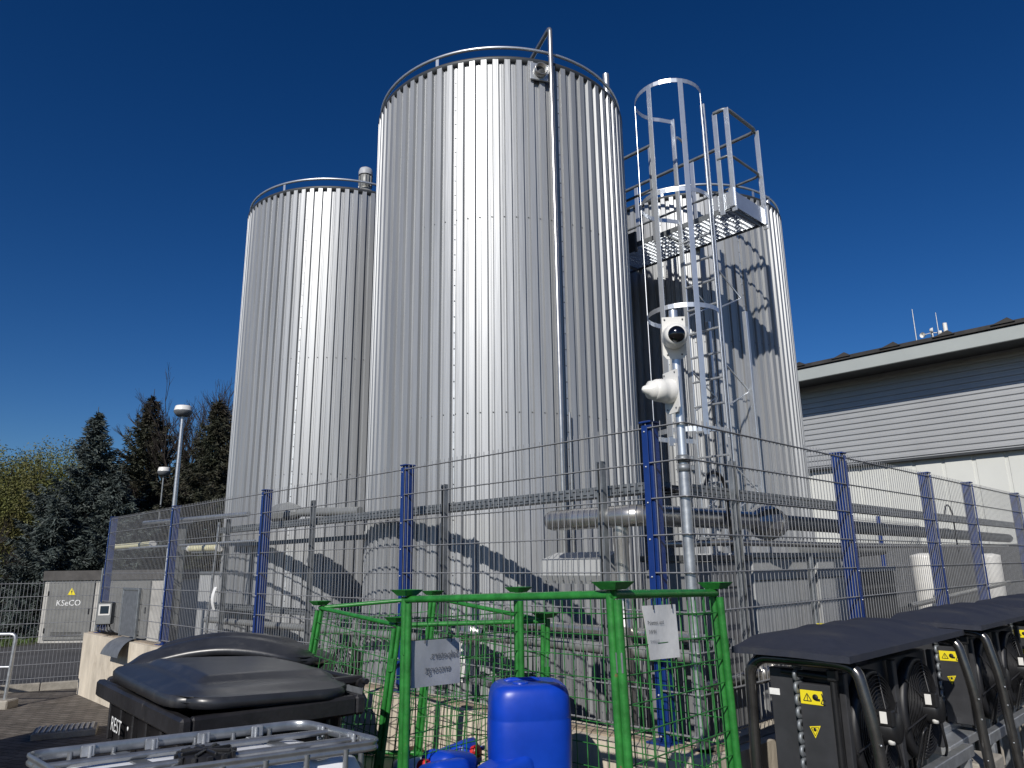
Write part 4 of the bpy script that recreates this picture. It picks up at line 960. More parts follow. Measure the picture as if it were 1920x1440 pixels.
# ================================================================== WASTE BINS
def waste_bin(N, ex, Lx, Ly, zr, label, lift=0.0, liftx=0.0, text=True, dome=.055, arch=0.0, lsh=0.0):
    ex = Vector((ex[0], ex[1], 0)).normalized(); ey = Vector((ex.y, -ex.x, 0)); N = Vector((N[0], N[1], 0))
    if ey.y < 0: ey = -ey
    t = thing('waste_bin', N + ex * Lx / 2 + ey * Ly / 2, label, 'waste bin', 'black wheeled waste bins')
    def Pt(a, b, z): v = N + ex * a + ey * b; return Vector((v.x, v.y, z))
    mb = MB(); rows = []
    for z, i_ in ((.20, .10), (.26, .085), (.9, .03), (zr - .10, .018), (zr - .09, .0)):
        r_ = []; cs = [(i_, i_), (Lx - i_, i_), (Lx - i_, Ly - i_), (i_, Ly - i_)]
        for q in range(4):
            x0, y0 = cs[q]; sx = 1 if q in (0, 3) else -1; sy = 1 if q in (0, 1) else -1; R_ = .06
            cx_, cy_ = x0 + sx * R_, y0 + sy * R_; a0 = {0: 180, 1: 270, 2: 0, 3: 90}[q]
            for k in range(5): a = radians(a0 + 90 * k / 4); r_.append(Pt(cx_ + R_ * cos(a), cy_ + R_ * sin(a), z))
        r_.append(r_[0]); rows.append(r_)
    mb.grid(rows); mb.add(rows[0][:-1], [tuple(range(20))]); body = mb.build('bin_body', 'bin', t)
    mb = MB(); th = .05
    for (a, b, la, lb_) in ((Lx / 2, -.018, Lx + .10, .05), (Lx / 2, Ly + .018, Lx + .10, .05), (-.022, Ly / 2, .05, Ly + .0), (Lx + .022, Ly / 2, .05, Ly + .0)):
        q = Pt(a, b, zr - .045); mb.bbox(q, (la, lb_, .085), ax=ex, ay=ey, b=.012)
    mb.build('rim', 'bin', t)
    mb = MB()   # ribs under rim
    for k in range(6): mb.bbox(Pt(.12 + (Lx - .24) * k / 5, .012, zr - .18), (.02, .03, .2), ax=ex, ay=ey, b=.005)
    for k in range(4): mb.bbox(Pt(.008, .12 + (Ly - .24) * k / 3, zr - .22), (.03, .02, .26), ax=ex, ay=ey, b=.005)
    mb.build('body_ribs', 'bin', t)
    # lid
    n1, n2 = 64, 48; rows = []
    def sm(x, a, b): x = max(0, min(1, (x - a) / (b - a))); return x * x * (3 - 2 * x)
    for i in range(n1 + 1):
        s_ = i / n1; r_ = []
        for j in range(n2 + 1):
            v = j / n2
            e = sm(s_, 0, .10) * sm(1 - s_, 0, .10) * sm(v, -.02, .14) * sm(1 - v, 0, .12)
            d = dome * (.35 + .65 * sin(pi * s_)) * e * (.75 + .25 * sin(pi * v))
            rp = .026 * sm(s_, .17, .215) * sm(1 - s_, .15, .20) * sm(v, .17, .23) * sm(1 - v, -.1, .05)
            z = zr + .035 + d + rp + lift * (1 - v) + liftx * s_ * (1 - v) + arch * sin(pi * s_) * (1 - v)
            rc = .17; cs_ = max(0, (abs(2 * s_ - 1) - (1 - 2 * rc)) / (2 * rc)); cv_ = max(0, (abs(2 * v - 1) - (1 - 2 * rc * 1.3)) / (2 * rc * 1.3))
            pa_ = 1 - .17 * (1 - sqrt(max(0, 1 - cv_ * cv_))); pb_ = 1 - .15 * (1 - sqrt(max(0, 1 - cs_ * cs_)))
            r_.append(Pt(Lx / 2 - .01 - lsh / 2 + (Lx + .05 - lsh) * (s_ - .5) * pa_, Ly / 2 - .005 + (Ly + .09) * (v - .5) * pb_, z))
        rows.append(r_)
    mb = MB(); mb.grid(rows)
    lidn = Vector((0, 0, -.045))
    edge = rows[0] + [r_[-1] for r_ in rows[1:]] + rows[-1][::-1][1:] + [r_[0] for r_ in rows[::-1]][1:]
    cen = Pt(Lx / 2, Ly / 2, 0)
    out_ = []
    for p_ in edge: o = Vector((p_.x - cen.x, p_.y - cen.y, 0)).normalized() * .012; out_.append([p_, p_ + o + lidn * .25, p_ + o + lidn, p_ - o + lidn])
    mb.grid(out_); mb.grid([[p_ + lidn * .5 for p_ in r_] for r_ in rows]); lid = mb.build('lid', 'binlid', t)
    mb = MB()
    for a in (.18, Lx - .18):
        mb.bbox(Pt(a, Ly + .06, zr + .035), (.06, .16, .035), ax=ex, ay=ey, b=.008); mb.tube([Pt(a - .05, Ly + .12, zr + .02), Pt(a + .05, Ly + .12, zr + .02)], .022, n=10)
    mb.tube([Pt(.1, Ly + .13, zr + .03), Pt(Lx - .1, Ly + .13, zr + .03)], .014, n=8); mb.build('hinge', 'bin', lid)
    for a in (.12, Lx - .12):
        for b in (.14, Ly - .14):
            mb = MB(); mb.lathe([(0, -.022), (.08, -.022), (.095, -.012), (.095, .012), (.08, .022), (0, .022)], Pt(a, b, .10), ex, n=18); mb.bbox(Pt(a, b, .17), (.07, .05, .07), ax=ex, b=.005); mb.build('wheel', 'black', t)
    return t, Pt
t1, P1_ = waste_bin((-1.33, 3.21), (-.647, .762), 1.38, .74, 1.20, 'nearer black waste bin with REST written on its side', lift=.03, liftx=.02, dome=.042, lsh=.14)
for txt, off, sz in (('REST', .56, .095),):
    # lettering follows the tapering wall
    a0_ = P1_(1.14, .006, .985); mbt = text_mb(txt, sz, a0_, -Vector((-.647, .762, 0)), (0, 0, 1), thick=.022); mbt.build('lettering', 'label', t1)
mb = MB(); q = P1_(.84, .004, 1.03)
mb.lathe([(0, 0), (.010, 0), (.010, .003), (0, .003)], q - P1_(0, 1, 0) * 0 + (P1_(0, 0, 0) - P1_(0, 1, 0)) * .012, (P1_(0, 0, 0) - P1_(0, 1, 0)), n=10); mb.build('dot_mark', 'label', t1)
t2, P2_ = waste_bin((-1.32, 5.06), (-1, -.10), 1.2, .72, 1.13, 'farther black waste bin with raised lid next to the wall end', lift=.04, liftx=-.02, dome=.09, arch=.09)
# trash peeking out
mb = MB(); random.seed(3)
q = P1_(1.14, .02, 1.215)
rows = [[q + Vector((-.707, .707, 0)) * (-.07 + .035 * i) + Vector((.707, .707, 0)) * (-.03 + .04 * j) + Vector((0, 0, .02 * j + random.uniform(-.012, .012))) for i in range(5)] for j in range(4)]
mb.grid(rows, smooth=False); o = mb.build('packing_foil', 'packing'); tag(o, 'crumpled green and pink printed foil sticking out under the bin lid', 'packaging')
mb = MB(); mb.lathe([(0, -.05), (.16, -.03), (.22, .0), (.18, .06), (.05, .09), (0, .09)], P1_(.5, .3, 1.15), n=14); o = mb.build('rubbish_bag', 'trash'); tag(o, 'black rubbish bag under the lid of the nearer bin', 'rubbish bag')

# ================================================================== IBC TANK
Q1, Q2, Q3 = Vector((-1.684, 2.738, 0)), Vector((-.862, 3.223, 0)), Vector((-.479, 2.865, 0)); Q4 = Q1 + Q3 - Q2
ZI = EYE - .62
t = thing('tank_container', (Q1 + Q3) / 2, 'white plastic tank in a galvanised tube frame at the bottom of the picture', 'tank')
lx = (Q2 - Q1).normalized(); ly = (Q2 - Q3).normalized()
def ring_pts(z, ins=0, R_=.07):
    cc_ = [Q1, Q2, Q3, Q4]; cen = (Q1 + Q3) / 2; out = []
    for i in range(4):
        p = cc_[i] + (cen - cc_[i]).normalized() * ins; a = cc_[i - 1] + (cen - cc_[i - 1]).normalized() * ins; b = cc_[(i + 1) % 4] + (cen - cc_[(i + 1) % 4]).normalized() * ins
        da = (a - p).normalized(); db = (b - p).normalized()
        for k in range(7): tt = k / 6; v = (p + da * R_) * (1 - tt)**2 + p * 2 * tt * (1 - tt) + (p + db * R_) * tt * tt; out.append(Vector((v.x, v.y, z)))
    return out
def flat_ring(z, h, wd_, nm, ins=0):
    pts = ring_pts(z, ins); cen = sum(pts, Vector()) / len(pts); rows = []
    for p_ in pts + [pts[0]]:
        o = Vector((p_.x - cen.x, p_.y - cen.y, 0)).normalized()
        pr = [(0, .5), (.55, .42), (.6, .22), (.25, .12), (.25, -.08), (.6, -.18), (.55, -.4), (0, -.5), (-.5, -.35), (-.5, .35), (0, .5)]
        rows.append([p_ + o * wd_ * a + Vector((0, 0, h * b)) for a, b in pr])
    mb = MB(); mb.grid(rows); return mb.build(nm, 'ibcrail', t)
fr1 = flat_ring(ZI, .040, .015, 'top_frame_ring')
for z in (ZI - .19, ZI - .38, ZI - .57, ZI - .78): flat_ring(z, .022, .02, 'side_ring')
for i, (A_, B_) in enumerate(((Q1, Q2), (Q2, Q3), (Q3, Q4), (Q4, Q1))):
    nseg = 7 if i % 2 == 0 else 4
    for k in range(1, nseg):
        q = lerp(A_, B_, k / nseg); mb = MB(); mb.tube([Vector((q.x, q.y, .16)), Vector((q.x, q.y, ZI))], .010, n=8); mb.build('upright_tube', 'ibcrail', t)
for f in (.34, .70):
    a = lerp(Q1, Q4, f); b = lerp(Q2, Q3, f); mb = MB(); mb.tube([Vector((a.x, a.y, ZI - .004)), Vector((b.x, b.y, ZI - .004))], .012, n=8); mb.build('cross_tube', 'ibcrail', t)
for k, f in enumerate((.30, .78)):
    a = lerp(lerp(Q1, Q2, f), lerp(Q4, Q3, f), .02); b = lerp(lerp(Q1, Q2, f), lerp(Q4, Q3, f), .98); mb = MB(); mb.bbox((a + b) / 2 + Vector((0, 0, ZI - .022)), ((b - a).length, .05, .01), ax=(b - a), b=.003); mb.build('cross_strap', 'ibcrail', t)
for A_, B_, fs_ in ((Q1, Q2, (.18, .4, .6, .82)), (Q2, Q3, (.3, .7))):
    for f in fs_:
        q = lerp(A_, B_, f); cen = (Q1 + Q3) / 2; o = Vector((q.x - cen.x, q.y - cen.y, 0)).normalized()
        mb = MB(); mb.bbox(q - o * .022 + Vector((0, 0, ZI - .002)), (.045, .014, .040), ax=(B_ - A_), b=.004)
        mb.tube([q - o * .03 + Vector((0, 0, ZI - .03)), q - o * .03 + Vector((0, 0, ZI + .015))], .008, n=8); mb.build('frame_bracket', 'galv', t)
rows = []
for z, ins in ((.18, .06), (.22, .04), (ZI - .14, .03), (ZI - .08, .04), (ZI - .045, .06), (ZI - .03, .10), (ZI - .024, .16)):
    rows.append(ring_pts(z, ins, .10) + [ring_pts(z, ins, .10)[0]])
cen = (Q1 + Q3) / 2; rows.append([Vector((cen.x, cen.y, ZI - .018))] * len(rows[0]))
mb = MB(); mb.grid(rows); bt = mb.build('plastic_bottle', 'ibcwhite', t)
q = on_z(385, 1424, ZI - .012)
mb = MB(); mb.lathe([(.11, -.04), (.11, .0), (.095, .004), (.09, .03), (0, .03)], q + Vector((0, 0, -.005)), n=28)
for k in range(12):
    a = 2 * pi * k / 12; mb.bbox(q + Vector((cos(a) * .094, sin(a) * .094, .01)), (.012, .02, .035), ax=(cos(a), sin(a), 0), b=.003)
for k in range(4): a = pi * k / 4; mb.bbox(q + Vector((0, 0, .029)), (.17, .012, .012), ax=(cos(a), sin(a), 0), b=.003)
mb.build('screw_lid', 'black', t)
mb = MB(); mb.prism([v + Vector((0, 0, .0)) for v in (Q1, Q2, Q3, Q4)], (0, 0, .14)); mb.build('pallet_base', 'galvdull', t)

# ================================================================== COOLING UNITS
RZ = atan2(DR.y, DR.x)
def cooler(loc, label):
    t = thing('cooling_unit', loc, label, 'cooling unit', 'black roofed cooling units', RZ)
    def B(mb, n_, m_, p=None): return mb.build(n_, m_, p or t, world=False)
    # local: x along the row, y towards the fence, z up. body y 0.06..0.46, roof y 0..0.52
    z0, z1 = .80, 1.295
    mb = MB(); mb.bbox((.72, .30, (z0 + z1) / 2), (1.22, .24, z1 - z0), b=.006); body = B(mb, 'coil_body', 'blackcoat')
    # end panel in two folded pieces
    mb = MB(); mb.bbox((.075, .385, (z0 + z1) / 2), (.06, .13, z1 - z0 + .02), b=.004); ep = B(mb, 'end_flange', 'blackcoat')
    mb = MB(); mb.bbox((.042, .43, 1.20), (.003, .05, .028), b=.001); B(mb, 'type_label', 'label', ep)
    mb = MB(); mb.bbox((.060, .235, (z0 + z1) / 2 - .02), (.07, .145, z1 - z0 - .05), b=.005); ep2 = B(mb, 'end_panel', 'blackcoat')
    mb = MB(); mb.bbox((.0235, .25, 1.195), (.003, .10, .058), b=.001); st_ = B(mb, 'warning_sticker', 'yellow', ep2)
    mb = MB()
    def tri(y, z, s_, w_=.004):
        pts = [(.0215, y + s_, z - s_ * .7), (.0215, y - s_, z - s_ * .7), (.0215, y, z + s_)]
        for a_, b_ in ((0, 1), (1, 2), (2, 0)):
            mb.tube([pts[a_], pts[b_]], w_ * .5, n=4)
    tri(.268, 1.193, .018); mb.box((.0215, .268, 1.195), (.001, .003, .016)); mb.box((.0215, .268, 1.184), (.001, .003, .003))
    mb.lathe([(0, 0), (.013, 0), (.013, .001), (0, .001)], (.0215, .232, 1.198), (-1, 0, 0), n=12); mb.box((.0215, .222, 1.188), (.001, .02, .01), ax=(1, 0, 0))
    mb.tube([(.0215, .203, 1.215), (.0215, .198, 1.195), (.0215, .208, 1.175)], .0022, n=4); mb.tube([(.0215, .198, 1.195), (.0215, .188, 1.188)], .0022, n=4); mb.tube([(.0215, .208, 1.175), (.0215, .190, 1.170)], .0022, n=4)
    B(mb, 'sticker_symbols', 'ink', st_)
    mb = MB(); mb.prism([(.0235, .272, 1.075), (.0235, .222, 1.083), (.0235, .250, 1.030)], (.002, 0, 0)); tr3 = B(mb, 'triangle_sticker', 'yellow', ep2)
    mb = MB(); mb.tube([(.0225, .264, 1.071), (.0225, .230, 1.076), (.0225, .249, 1.040), (.0225, .264, 1.071)], .0016, n=4); mb.lathe([(0, 0), (.007, 0), (.007, .001), (0, .001)], (.0225, .248, 1.065), (-1, 0, 0), n=8); B(mb, 'triangle_symbol', 'ink', tr3)
    mb = MB()
    for k in range(10):
        z = z0 + .05 + k * .052; mb.tube(fillet([(.075, .312, z), (.008, .312, z), (.008, .312, z + .034), (.075, .312, z + .034)], .017, 4), .0095, n=8)
    B(mb, 'tube_bends', 'galvdull', ep2)
    mb = MB(); mb.tube([(.03, .38, z1 + .0), (.03, .15, z1 - .01)], .014, n=10); mb.tube([(.03, .15, z0), (.03, .15, z1)], .014, n=8); mb.bbox((.03, .15, z1), (.04, .04, .05), b=.006); B(mb, 'header_pipe', 'black', ep2)
    mb = MB()   # fins on fence side and coil face
    for k in range(60): mb.box((.14 + k * .0195, .424, (z0 + z1) / 2), (.003, .012, z1 - z0 - .06))
    B(mb, 'coil_fins', 'blackcoat', body)
    for fx in (.42, 1.03):
        fc = Vector((fx, .175, 1.035))
        mb = MB(); mb.lathe([(.235, 0), (.245, .0), (.245, .035), (.228, .05), (.222, .02), (.222, -.02)], fc, (0, -1, 0), n=36); fan = B(mb, 'fan_shroud', 'fanblack')
        mb = MB()
        for k in range(1, 12): mb.tube([fc + Vector((cos(2 * pi * i / 36), 0, sin(2 * pi * i / 36))) * (.05 + .0155 * k) + Vector((0, -.075 + .0018 * k, 0)) for i in range(36)], .0022, n=4, closed=True)
        for k in range(6): a = pi * k / 3 + .3; mb.tube([fc + Vector((cos(a) * .05, -.085, sin(a) * .05)), fc + Vector((cos(a) * .27, -.045, sin(a) * .232))], .005, n=5)
        B(mb, 'fan_guard', 'fanblack', fan)
        mb = MB(); 
        for k in range(5):
            a = 2 * pi * k / 5 + .4; d = Vector((cos(a), 0, sin(a))); e = Vector((-sin(a), 0, cos(a)))
            mb.add([fc + d * .06 - e * .03 + Vector((0, -.03, 0)), fc + d * .06 + e * .03 + Vector((0, 0, 0)), fc + d * .205 + e * .09 + Vector((0, .0, 0)), fc + d * .205 - e * .05 + Vector((0, -.045, 0))], [(0, 1, 2, 3)])
        B(mb, 'fan_blades', 'black', fan)
        mb = MB(); mb.lathe([(0, -.02), (.065, -.02), (.07, .03), (.07, .12), (.06, .135), (0, .135)], fc, (0, -1, 0), n=22); mo_ = B(mb, 'fan_motor', 'black', fan)
        mb = MB(); mb.bbox(fc + Vector((-.05, -.10, .05)), (.045, .075, .07), b=.006); B(mb, 'connection_box', 'black', mo_)
        mb = MB(); mb.bbox(fc + Vector((-.055, -.10, .055)) + Vector((-.022, 0, 0)), (.003, .03, .05), b=.001); B(mb, 'motor_label', 'white', mo_); mb = MB(); mb.lathe([(0, 0), (.018, 0), (.016, .03), (0, .03)], fc + Vector((-.04, -.11, -.03)), (0, 0, -1), n=12); B(mb, 'cable_gland', 'white', mo_)
        mb = MB(); mb.tube(fillet([fc + Vector((-.03, -.13, -.06)), fc + Vector((-.02, -.14, -.16)), fc + Vector((.10, -.10, -.22)), fc + Vector((.16, -.05, -.30))], .05, 4), .007, n=6)
        mb.tube(fillet([fc + Vector((-.26, -.07, -.22)), fc + Vector((-.26, -.12, -.06)), fc + Vector((-.20, -.12, -.05)), fc + Vector((-.19, -.06, -.26))], .05, 4), .006, n=6); B(mb, 'motor_cable', 'black', mo_)
    mb = MB(); mb.bbox((.725, .15, (z0 + z1) / 2), (.05, .03, z1 - z0), b=.004); B(mb, 'front_strut', 'blackcoat', body)
    mb = MB(); mb.bbox((.13, .15, (z0 + z1) / 2), (.04, .03, z1 - z0), b=.004); B(mb, 'front_strut', 'blackcoat', body); mb = MB(); mb.bbox((1.31, .15, (z0 + z1) / 2), (.04, .03, z1 - z0), b=.004); B(mb, 'front_strut', 'blackcoat', body)
    # bent tube hoops carrying the roof
    for x in (.0, 1.40):
        mb = MB(); pts = fillet([(x, -.07, .20), (x, -.015, 1.10), (x, .03, 1.335), (x, .12, 1.35), (x, .46, 1.35), (x, .52, 1.30), (x, .54, .20)], .09, 6)
        mb.tube(pts, .025, n=12); hp = B(mb, 'bent_hoop', 'hoopsteel')
        mb = MB()
        for z in (.75, .95, 1.05): mb.lathe([(.005, 0), (.005, .004), (0, .005)], (x - .02, -.04, z), (-1, 0, 0), n=8)
        B(mb, 'bolts', 'galv', hp)
    # roof: shallow pressed canopy
    rows = []; Lr = 1.60
    def sm(x, a, b): x = max(0, min(1, (x - a) / (b - a))); return x * x * (3 - 2 * x)
    for i in range(49):
        x = -.10 + Lr * i / 48; r_ = []
        for j in range(17):
            v = j / 16; y = .015 + .535 * v
            base_z = 1.392 + .055 * sm(v, 0, .55) - .012 * sm(v, .8, 1)
            hip = min(1, (i / 48) / .16, (1 - i / 48) / .08); hz = base_z - 1.392
            z = 1.392 + hz * (.15 + .85 * sm(hip, 0, 1))
            for rb in (.42, .62, .82):
                dx_ = abs(i / 48 - rb); z += .016 * max(0, 1 - dx_ / .028) * sm(v, .05, .2) * (1 - sm(v, .9, 1))
            z += .018 * math.exp(-((i / 48 - .13) / .05)**2 - ((v - .28) / .12)**2) 
            r_.append(Vector((x, y, z)))
        rows.append(r_)
    mb = MB(); mb.grid(rows); edge = rows[0] + [r_[-1] for r_ in rows[1:]] + rows[-1][::-1][1:] + [r_[0] for r_ in rows[::-1]][1:]
    mb.grid([[p_, p_ + Vector((0, 0, -.028))] for p_ in edge]); mb.grid([[p_ + Vector((0, 0, -.02)) for p_ in r_] for r_ in rows]); B(mb, 'canopy_roof', 'hoodroof')
    # base rails and legs
    mb = MB()
    for y in (.08, .46): mb.bbox((.70, y, .765), (1.62, .05, .06), b=.004)
    B(mb, 'base_rail', 'galv')
    for x in (-.02, 1.42):
        for y in (.08, .46): mb = MB(); mb.bbox((x, y, .37), (.05, .05, .73), b=.004); B(mb, 'leg', 'galv')
    return t
def unit_loc(u, v): p_ = RP(u, -v + .04, 0); return (p_.x, p_.y, 0)
U1 = cooler(unit_loc(-.11, .90), 'nearest black cooling unit with two yellow stickers on its end panel')
U2 = copy_tree(U1); U2.location = unit_loc(1.83, .90); U2['label'] = 'middle black cooling unit, between the other two roofed units'
U3 = copy_tree(U1); U3.location = unit_loc(3.70, .90); U3['label'] = 'farthest black cooling unit at the right picture edge'
for k, (u, v) in enumerate(((1.55, .75), (3.45, .7))):
    p_ = RP(u, -v, 0); mb = MB(); mb.bbox((p_.x, p_.y, .35), (.34, .22, .70), ax=DR, b=.01); o = mb.build('concrete_block', 'kerb'); tag(o, ('pale concrete block between the nearest and middle cooling units', 'pale concrete block between the middle and farthest cooling units')[k], 'block')
p_ = RP(1.7, -.55, 0)
mb = MB(); mb.bbox((p_.x, p_.y, .74), (.62, .28, .05), ax=DR, b=.004); mb.bbox((p_.x, p_.y, .785), (.62, .06, .04), ax=DR, b=.004); o = mb.build('steel_beam', 'alu'); tag(o, 'bright steel beam spanning between the nearest two cooling units', 'beam')
# unseen container, added outside the frame to throw the shadow at the lower left
t = thing('shadow_caster', (-5.5, 6.3, 0), 'unseen lidded container added left of the yard to cast a shadow', 'container')
mb = MB(); mb.bbox((-5.5, 6.3, .85), (1.5, 1.1, 1.5), b=.03); mb.build('caster_body', 'bin', t); mb = MB(); mb.bbox((-5.5, 6.3, 1.65), (1.6, 1.2, .12), b=.03); mb.build('lid', 'binlid', t)
for i_ in (-.6, .6):
    for j_ in (-.4, .4): mb = MB(); mb.lathe([(0, -.03), (.09, -.03), (.09, .03), (0, .03)], (-5.5 + i_, 6.3 + j_, .10), (1, 0, 0), n=14); mb.build('wheel', 'black', t)

# ================================================================== TREES
def conifer(base, h, R0, seed, m, label, group, dens=1.0, skirt=.3, fs=.10):
    rnd = random.Random(seed); base = Vector(base); t = thing('spruce_tree', base, label, 'tree', group)
    mb = MB(); mb.tube([base, base + Vector((.05, 0, h * .5)), base + Vector((0, 0, h * .97))], [h * .02, h * .012, .015], n=8); mb.build('trunk', 'bark', t)
    mb = MB(); vs = []; fs_ = []
    z = skirt
    while z < h - .1:
        f = (z - skirt) / (h - skirt); R = R0 * (1 - f)**(.80 if f < .55 else 1.0) * (.88 if f > .62 else 1); nb_ = int(6 + 7 * (1 - f))
        for b in range(nb_):
            a = rnd.uniform(0, 2 * pi); r = R * rnd.uniform(.5, 1.18) + .10; droop = rnd.uniform(.10, .35) * (1 - f); lift_ = .35 * f + rnd.uniform(0, .1)
            d = Vector((sin(a), cos(a), 0)); s_ = Vector((cos(a), -sin(a), 0)); o = base + Vector((0, 0, z + rnd.uniform(-.1, .1)))
            n_ = max(4, int(r / .062 * dens))
            for k in range(n_):
                tt = (k + rnd.random()) / n_
                if tt < .12: continue
                p = o + d * r * tt + Vector((0, 0, -droop * r * tt * 1.1 + (lift_ + .18) * r * tt * tt))
                wdt = (1 - tt) * r * .34 + .05
                for q in range(7):
                    c = p + s_ * rnd.uniform(-wdt, wdt) + Vector((0, 0, rnd.uniform(-.12, .03))); l = fs * rnd.uniform(.8, 2.0); wv = fs * .22
                    dr_ = (d * rnd.uniform(.2, 1) + s_ * rnd.uniform(-.9, .9) + Vector((0, 0, rnd.uniform(-.7, .35)))).normalized()
                    sd_ = dr_.cross(Vector((rnd.uniform(-1, 1), rnd.uniform(-1, 1), rnd.uniform(-1, 1)))).normalized()
                    i0 = len(vs); vs += [c - sd_ * wv, c + sd_ * wv, c + dr_ * l + sd_ * wv * .3, c + dr_ * l - sd_ * wv * .3]; fs_.append((i0, i0 + 1, i0 + 2, i0 + 3))
        z += .11 + .11 * (1 - f)
    for k in range(60):
        a = rnd.uniform(0, 2 * pi); zz = h - .05 - rnd.random()**1.5 * .9; rr_ = (h - zz) * .22 + .02; c = base + Vector((0, 0, zz)); d = Vector((cos(a), sin(a), rnd.uniform(.2, .7))).normalized(); e = d.cross(Vector((0, 0, 1))).normalized()
        i0 = len(vs); vs += [c - e * .02, c + e * .02, c + d * (rr_ + .06) + e * .01, c + d * (rr_ + .06) - e * .01]; fs_.append((i0, i0 + 1, i0 + 2, i0 + 3))
    mb.add(vs, fs_); mb.tube([base + Vector((0, 0, h - .6)), base + Vector((0, 0, h + .25))], [.03, .008], n=5); mb.build('crown', m, t); return t
def bare_tree(base, h, seed, label, lean=(0, 0), spread=.55, group='bare deciduous trees'):
    rnd = random.Random(seed); base = Vector(base); t = thing('bare_tree', base, label, 'tree', group); tr_ = MB(); tw = MB()
    def grow(p, d, l, r, lev):
        n_ = 3; pts = [p]; q = p.copy(); dd = d.copy()
        for k in range(n_):
            dd = (dd + Vector((rnd.uniform(-.14, .14), rnd.uniform(-.14, .14), rnd.uniform(-.02, .10)))).normalized(); q = q + dd * l / n_; pts.append(q.copy())
        (tr_ if lev < 2 else tw).tube(pts, [r * (1 - .35 * k / n_) for k in range(n_ + 1)], n=6 if lev < 2 else 3, caps=False)
        if lev >= 7 or r < .0035: return
        for c in range(rnd.choice((2, 3, 3)) if lev else 4):
            i = rnd.choice((1, 2, 3)) if c else 3
            a = rnd.uniform(0, 2 * pi); s_ = spread * rnd.uniform(.5, 1.3); pv = Vector((cos(a), sin(a), rnd.uniform(-.1, .5)))
            grow(pts[i], (dd + pv * s_).normalized(), l * rnd.uniform(.58, .80), r * rnd.uniform(.52, .68), lev + 1)
    grow(base, Vector((lean[0], lean[1], 1)).normalized(), h * .30, h * .020, 0)
    tr_.build('trunk', 'bark', t); tw.build('crown', 'twig', t); return t
def leafy(base, h, R, seed, m, label, n=26000, group='willows in first leaf', fs=.12, zlo=.0):
    rnd = random.Random(seed); base = Vector(base); t = thing('willow_tree', base, label, 'tree', group)
    mb = MB(); mb.tube([base, base + Vector((.1, 0, h * .4)), base + Vector((.2, .1, h * .7))], [.25, .18, .06], n=8)
    for k in range(9): a = k * .7; mb.tube([base + Vector((0, 0, h * .25)), base + Vector((cos(a) * R * .4, sin(a) * R * .4, h * .6)), base + Vector((cos(a) * R * .6, sin(a) * R * .6, h * .85))], [.09, .05, .015], n=5)
    mb.build('trunk', 'bark', t)
    vs = []; fs_ = []; ns = n // 26
    for s_ in range(ns):
        a = rnd.uniform(0, 2 * pi); rr = R * sqrt(rnd.random()); ztop_ = h * (1 - .35 * (rr / R)**2) * rnd.uniform(.72, 1.03); L_ = rnd.uniform(.25, .6) * h
        p = base + Vector((cos(a) * rr, sin(a) * rr, ztop_)); bx, by = rnd.uniform(-.4, .4), rnd.uniform(-.4, .4)
        for k in range(26):
            tt = k / 26; c = p + Vector((bx * tt + cos(a) * .5 * tt, by * tt + sin(a) * .5 * tt, -L_ * tt)) + Vector((rnd.uniform(-.12, .12), rnd.uniform(-.12, .12), rnd.uniform(-.1, .1)))
            if c.z < zlo: continue
            d = Vector((rnd.uniform(-1, 1), rnd.uniform(-1, 1), rnd.uniform(-1.2, .3))).normalized(); e = d.cross(Vector((rnd.uniform(-1, 1), rnd.uniform(-1, 1), .3))).normalized(); l = fs * rnd.uniform(.6, 1.4); w_ = fs * .3
            i0 = len(vs); vs += [c - e * w_, c + e * w_, c + d * l]; fs_.append((i0, i0 + 1, i0 + 2))
    mb = MB(); mb.add(vs, fs_); mb.build('crown', m, t); return t
def polar(az, d): return Vector((d * sin(radians(az)), d * cos(radians(az)), 0))
conifer(polar(-29.95, 27), 27 * tan(radians(10.3)) + EYE, 2.5, 11, 'spruceblue', 'grey blue spruce with slender pointed top, left of the lamp post', 'spruces behind the kiosk', 1.25)
conifer(polar(-26.6, 30), 30 * tan(radians(11.9)) + EYE, 2.9, 12, 'sprucedark', 'tall dark spruce with pointed top just left of the lamp post', 'spruces behind the kiosk', 1.2)
conifer(polar(-22.2, 27.5), 27.5 * tan(radians(11.9)) + EYE, 2.9, 13, 'sprucedark', 'dark spruce close beside the left silo behind bare branches', 'spruces behind the kiosk', 1.2)
conifer(polar(-24.4, 34.5), 34.5 * tan(radians(8.3)) + EYE, 2.6, 14, 'sprucedark', 'shorter dark spruce right behind the lamp post', 'spruces behind the kiosk', 1.2)
conifer(polar(-31.6, 25.5), 25.5 * tan(radians(4.6)) + EYE, 1.7, 15, 'spruceblue', 'short broad blue spruce in front of the yellow green willows', 'spruces behind the kiosk', 1.3)
conifer(polar(-28.1, 26.0), 26 * tan(radians(6.3)) + EYE, 2.1, 16, 'spruceblue', 'short blue green spruce between the two pointed spruces', 'spruces behind the kiosk', 1.3)
conifer(polar(-19.8, 31), 31 * tan(radians(8)) + EYE, 2.6, 17, 'sprucedark', 'low dark spruce partly hidden by the left silo', 'spruces behind the kiosk', 1.1)
bare_tree(polar(-24.0, 37), 10.6, 43, 'bare tree with fine branches rising above the lamp head', spread=.45)
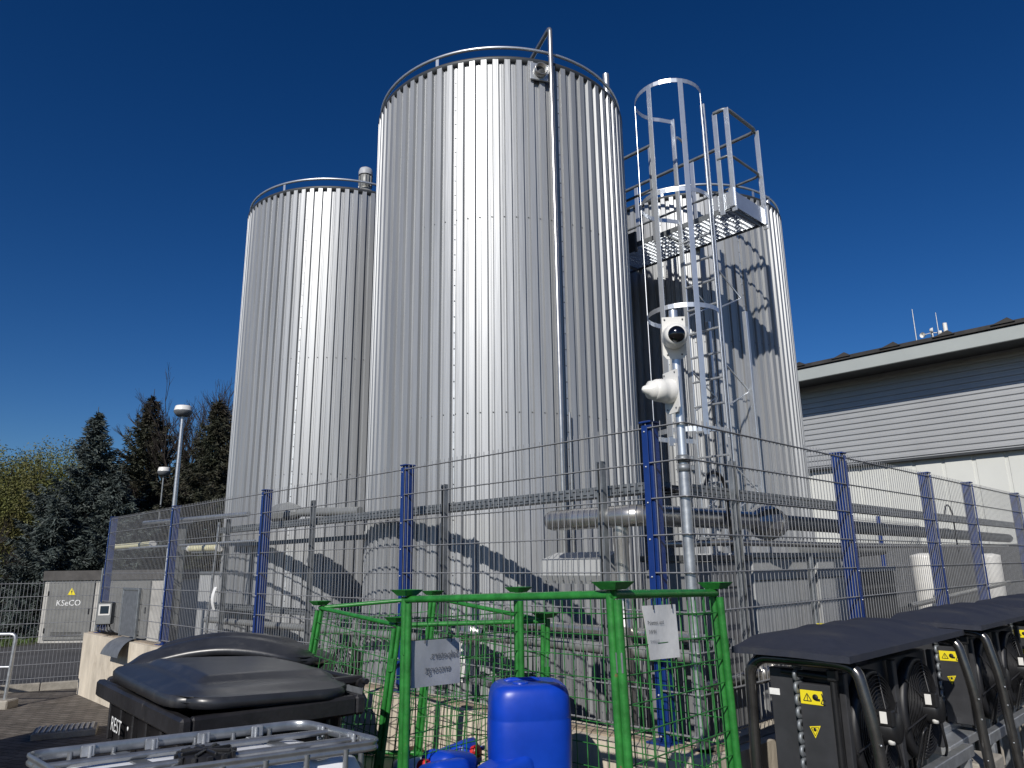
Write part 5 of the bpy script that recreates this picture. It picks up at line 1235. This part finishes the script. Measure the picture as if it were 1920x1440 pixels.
bare_tree(polar(-22.4, 36), 11.4, 22, 'bare tree nearest the left silo with long upright twigs', spread=.5)
bare_tree(polar(-23.6, 30.5), 8.6, 51, 'bare tree with dense twigs between the lamp post and the left silo', spread=.45)
bare_tree(polar(-21.9, 30), 9.4, 52, 'bare tree whose twigs touch the outline of the left silo', spread=.42)
bare_tree(polar(-25.4, 34), 9.6, 53, 'bare tree with thin twigs just left of the lamp head', spread=.42)
bare_tree(polar(-22.9, 29), 7.2, 27, 'lower bare tree with a leaning trunk behind the lamp post', lean=(-.2, 0), spread=.5)
leafy(polar(-35.2, 40), 7.2, 3.6, 31, 'willow', 'yellow green willow at the left picture edge', 80000, fs=.10)
leafy(polar(-31.9, 42), 8.0, 3.3, 32, 'willow', 'yellow green willow behind the blue spruces', 70000, fs=.10)
leafy(polar(-39.5, 41), 7.4, 3.2, 33, 'willow', 'yellow green willow farthest left', 50000, fs=.10)
bare_tree(polar(-34.6, 26), 3.9, 24, 'brown leafless shrub left of the kiosk', spread=.9, group='brown shrubs by the kiosk')
bare_tree(polar(-33.3, 27), 3.7, 25, 'brown leafless shrub just behind the kiosk corner', spread=.9, group='brown shrubs by the kiosk')
bare_tree(polar(-36.3, 26.5), 3.6, 26, 'brown leafless shrub at the picture edge', spread=.9, group='brown shrubs by the kiosk')
# hedge mass closing the view at ground level behind the trees
rnd = random.Random(77); vs = []; fs_ = []
for k in range(26000):
    az = rnd.uniform(-42, -17); d = rnd.uniform(46, 50); p = polar(az, d); z = rnd.uniform(0, 1) * (3.4 + .8 * sin(az * 1.7) + .5 * sin(az * 4.1))
    c = p + Vector((0, 0, z)); dd = Vector((rnd.uniform(-1, 1), rnd.uniform(-1, 1), rnd.uniform(-1, 1))).normalized(); e = dd.cross(Vector((.3, rnd.uniform(-1, 1), 1))).normalized(); i0 = len(vs)
    vs += [c - e * .08, c + e * .08, c + dd * .36]; fs_.append((i0, i0 + 1, i0 + 2))
mb = MB(); mb.add(vs, fs_); o = mb.build('undergrowth', 'dry'); tag(o, kind='stuff')
bpy.context.view_layer.update()
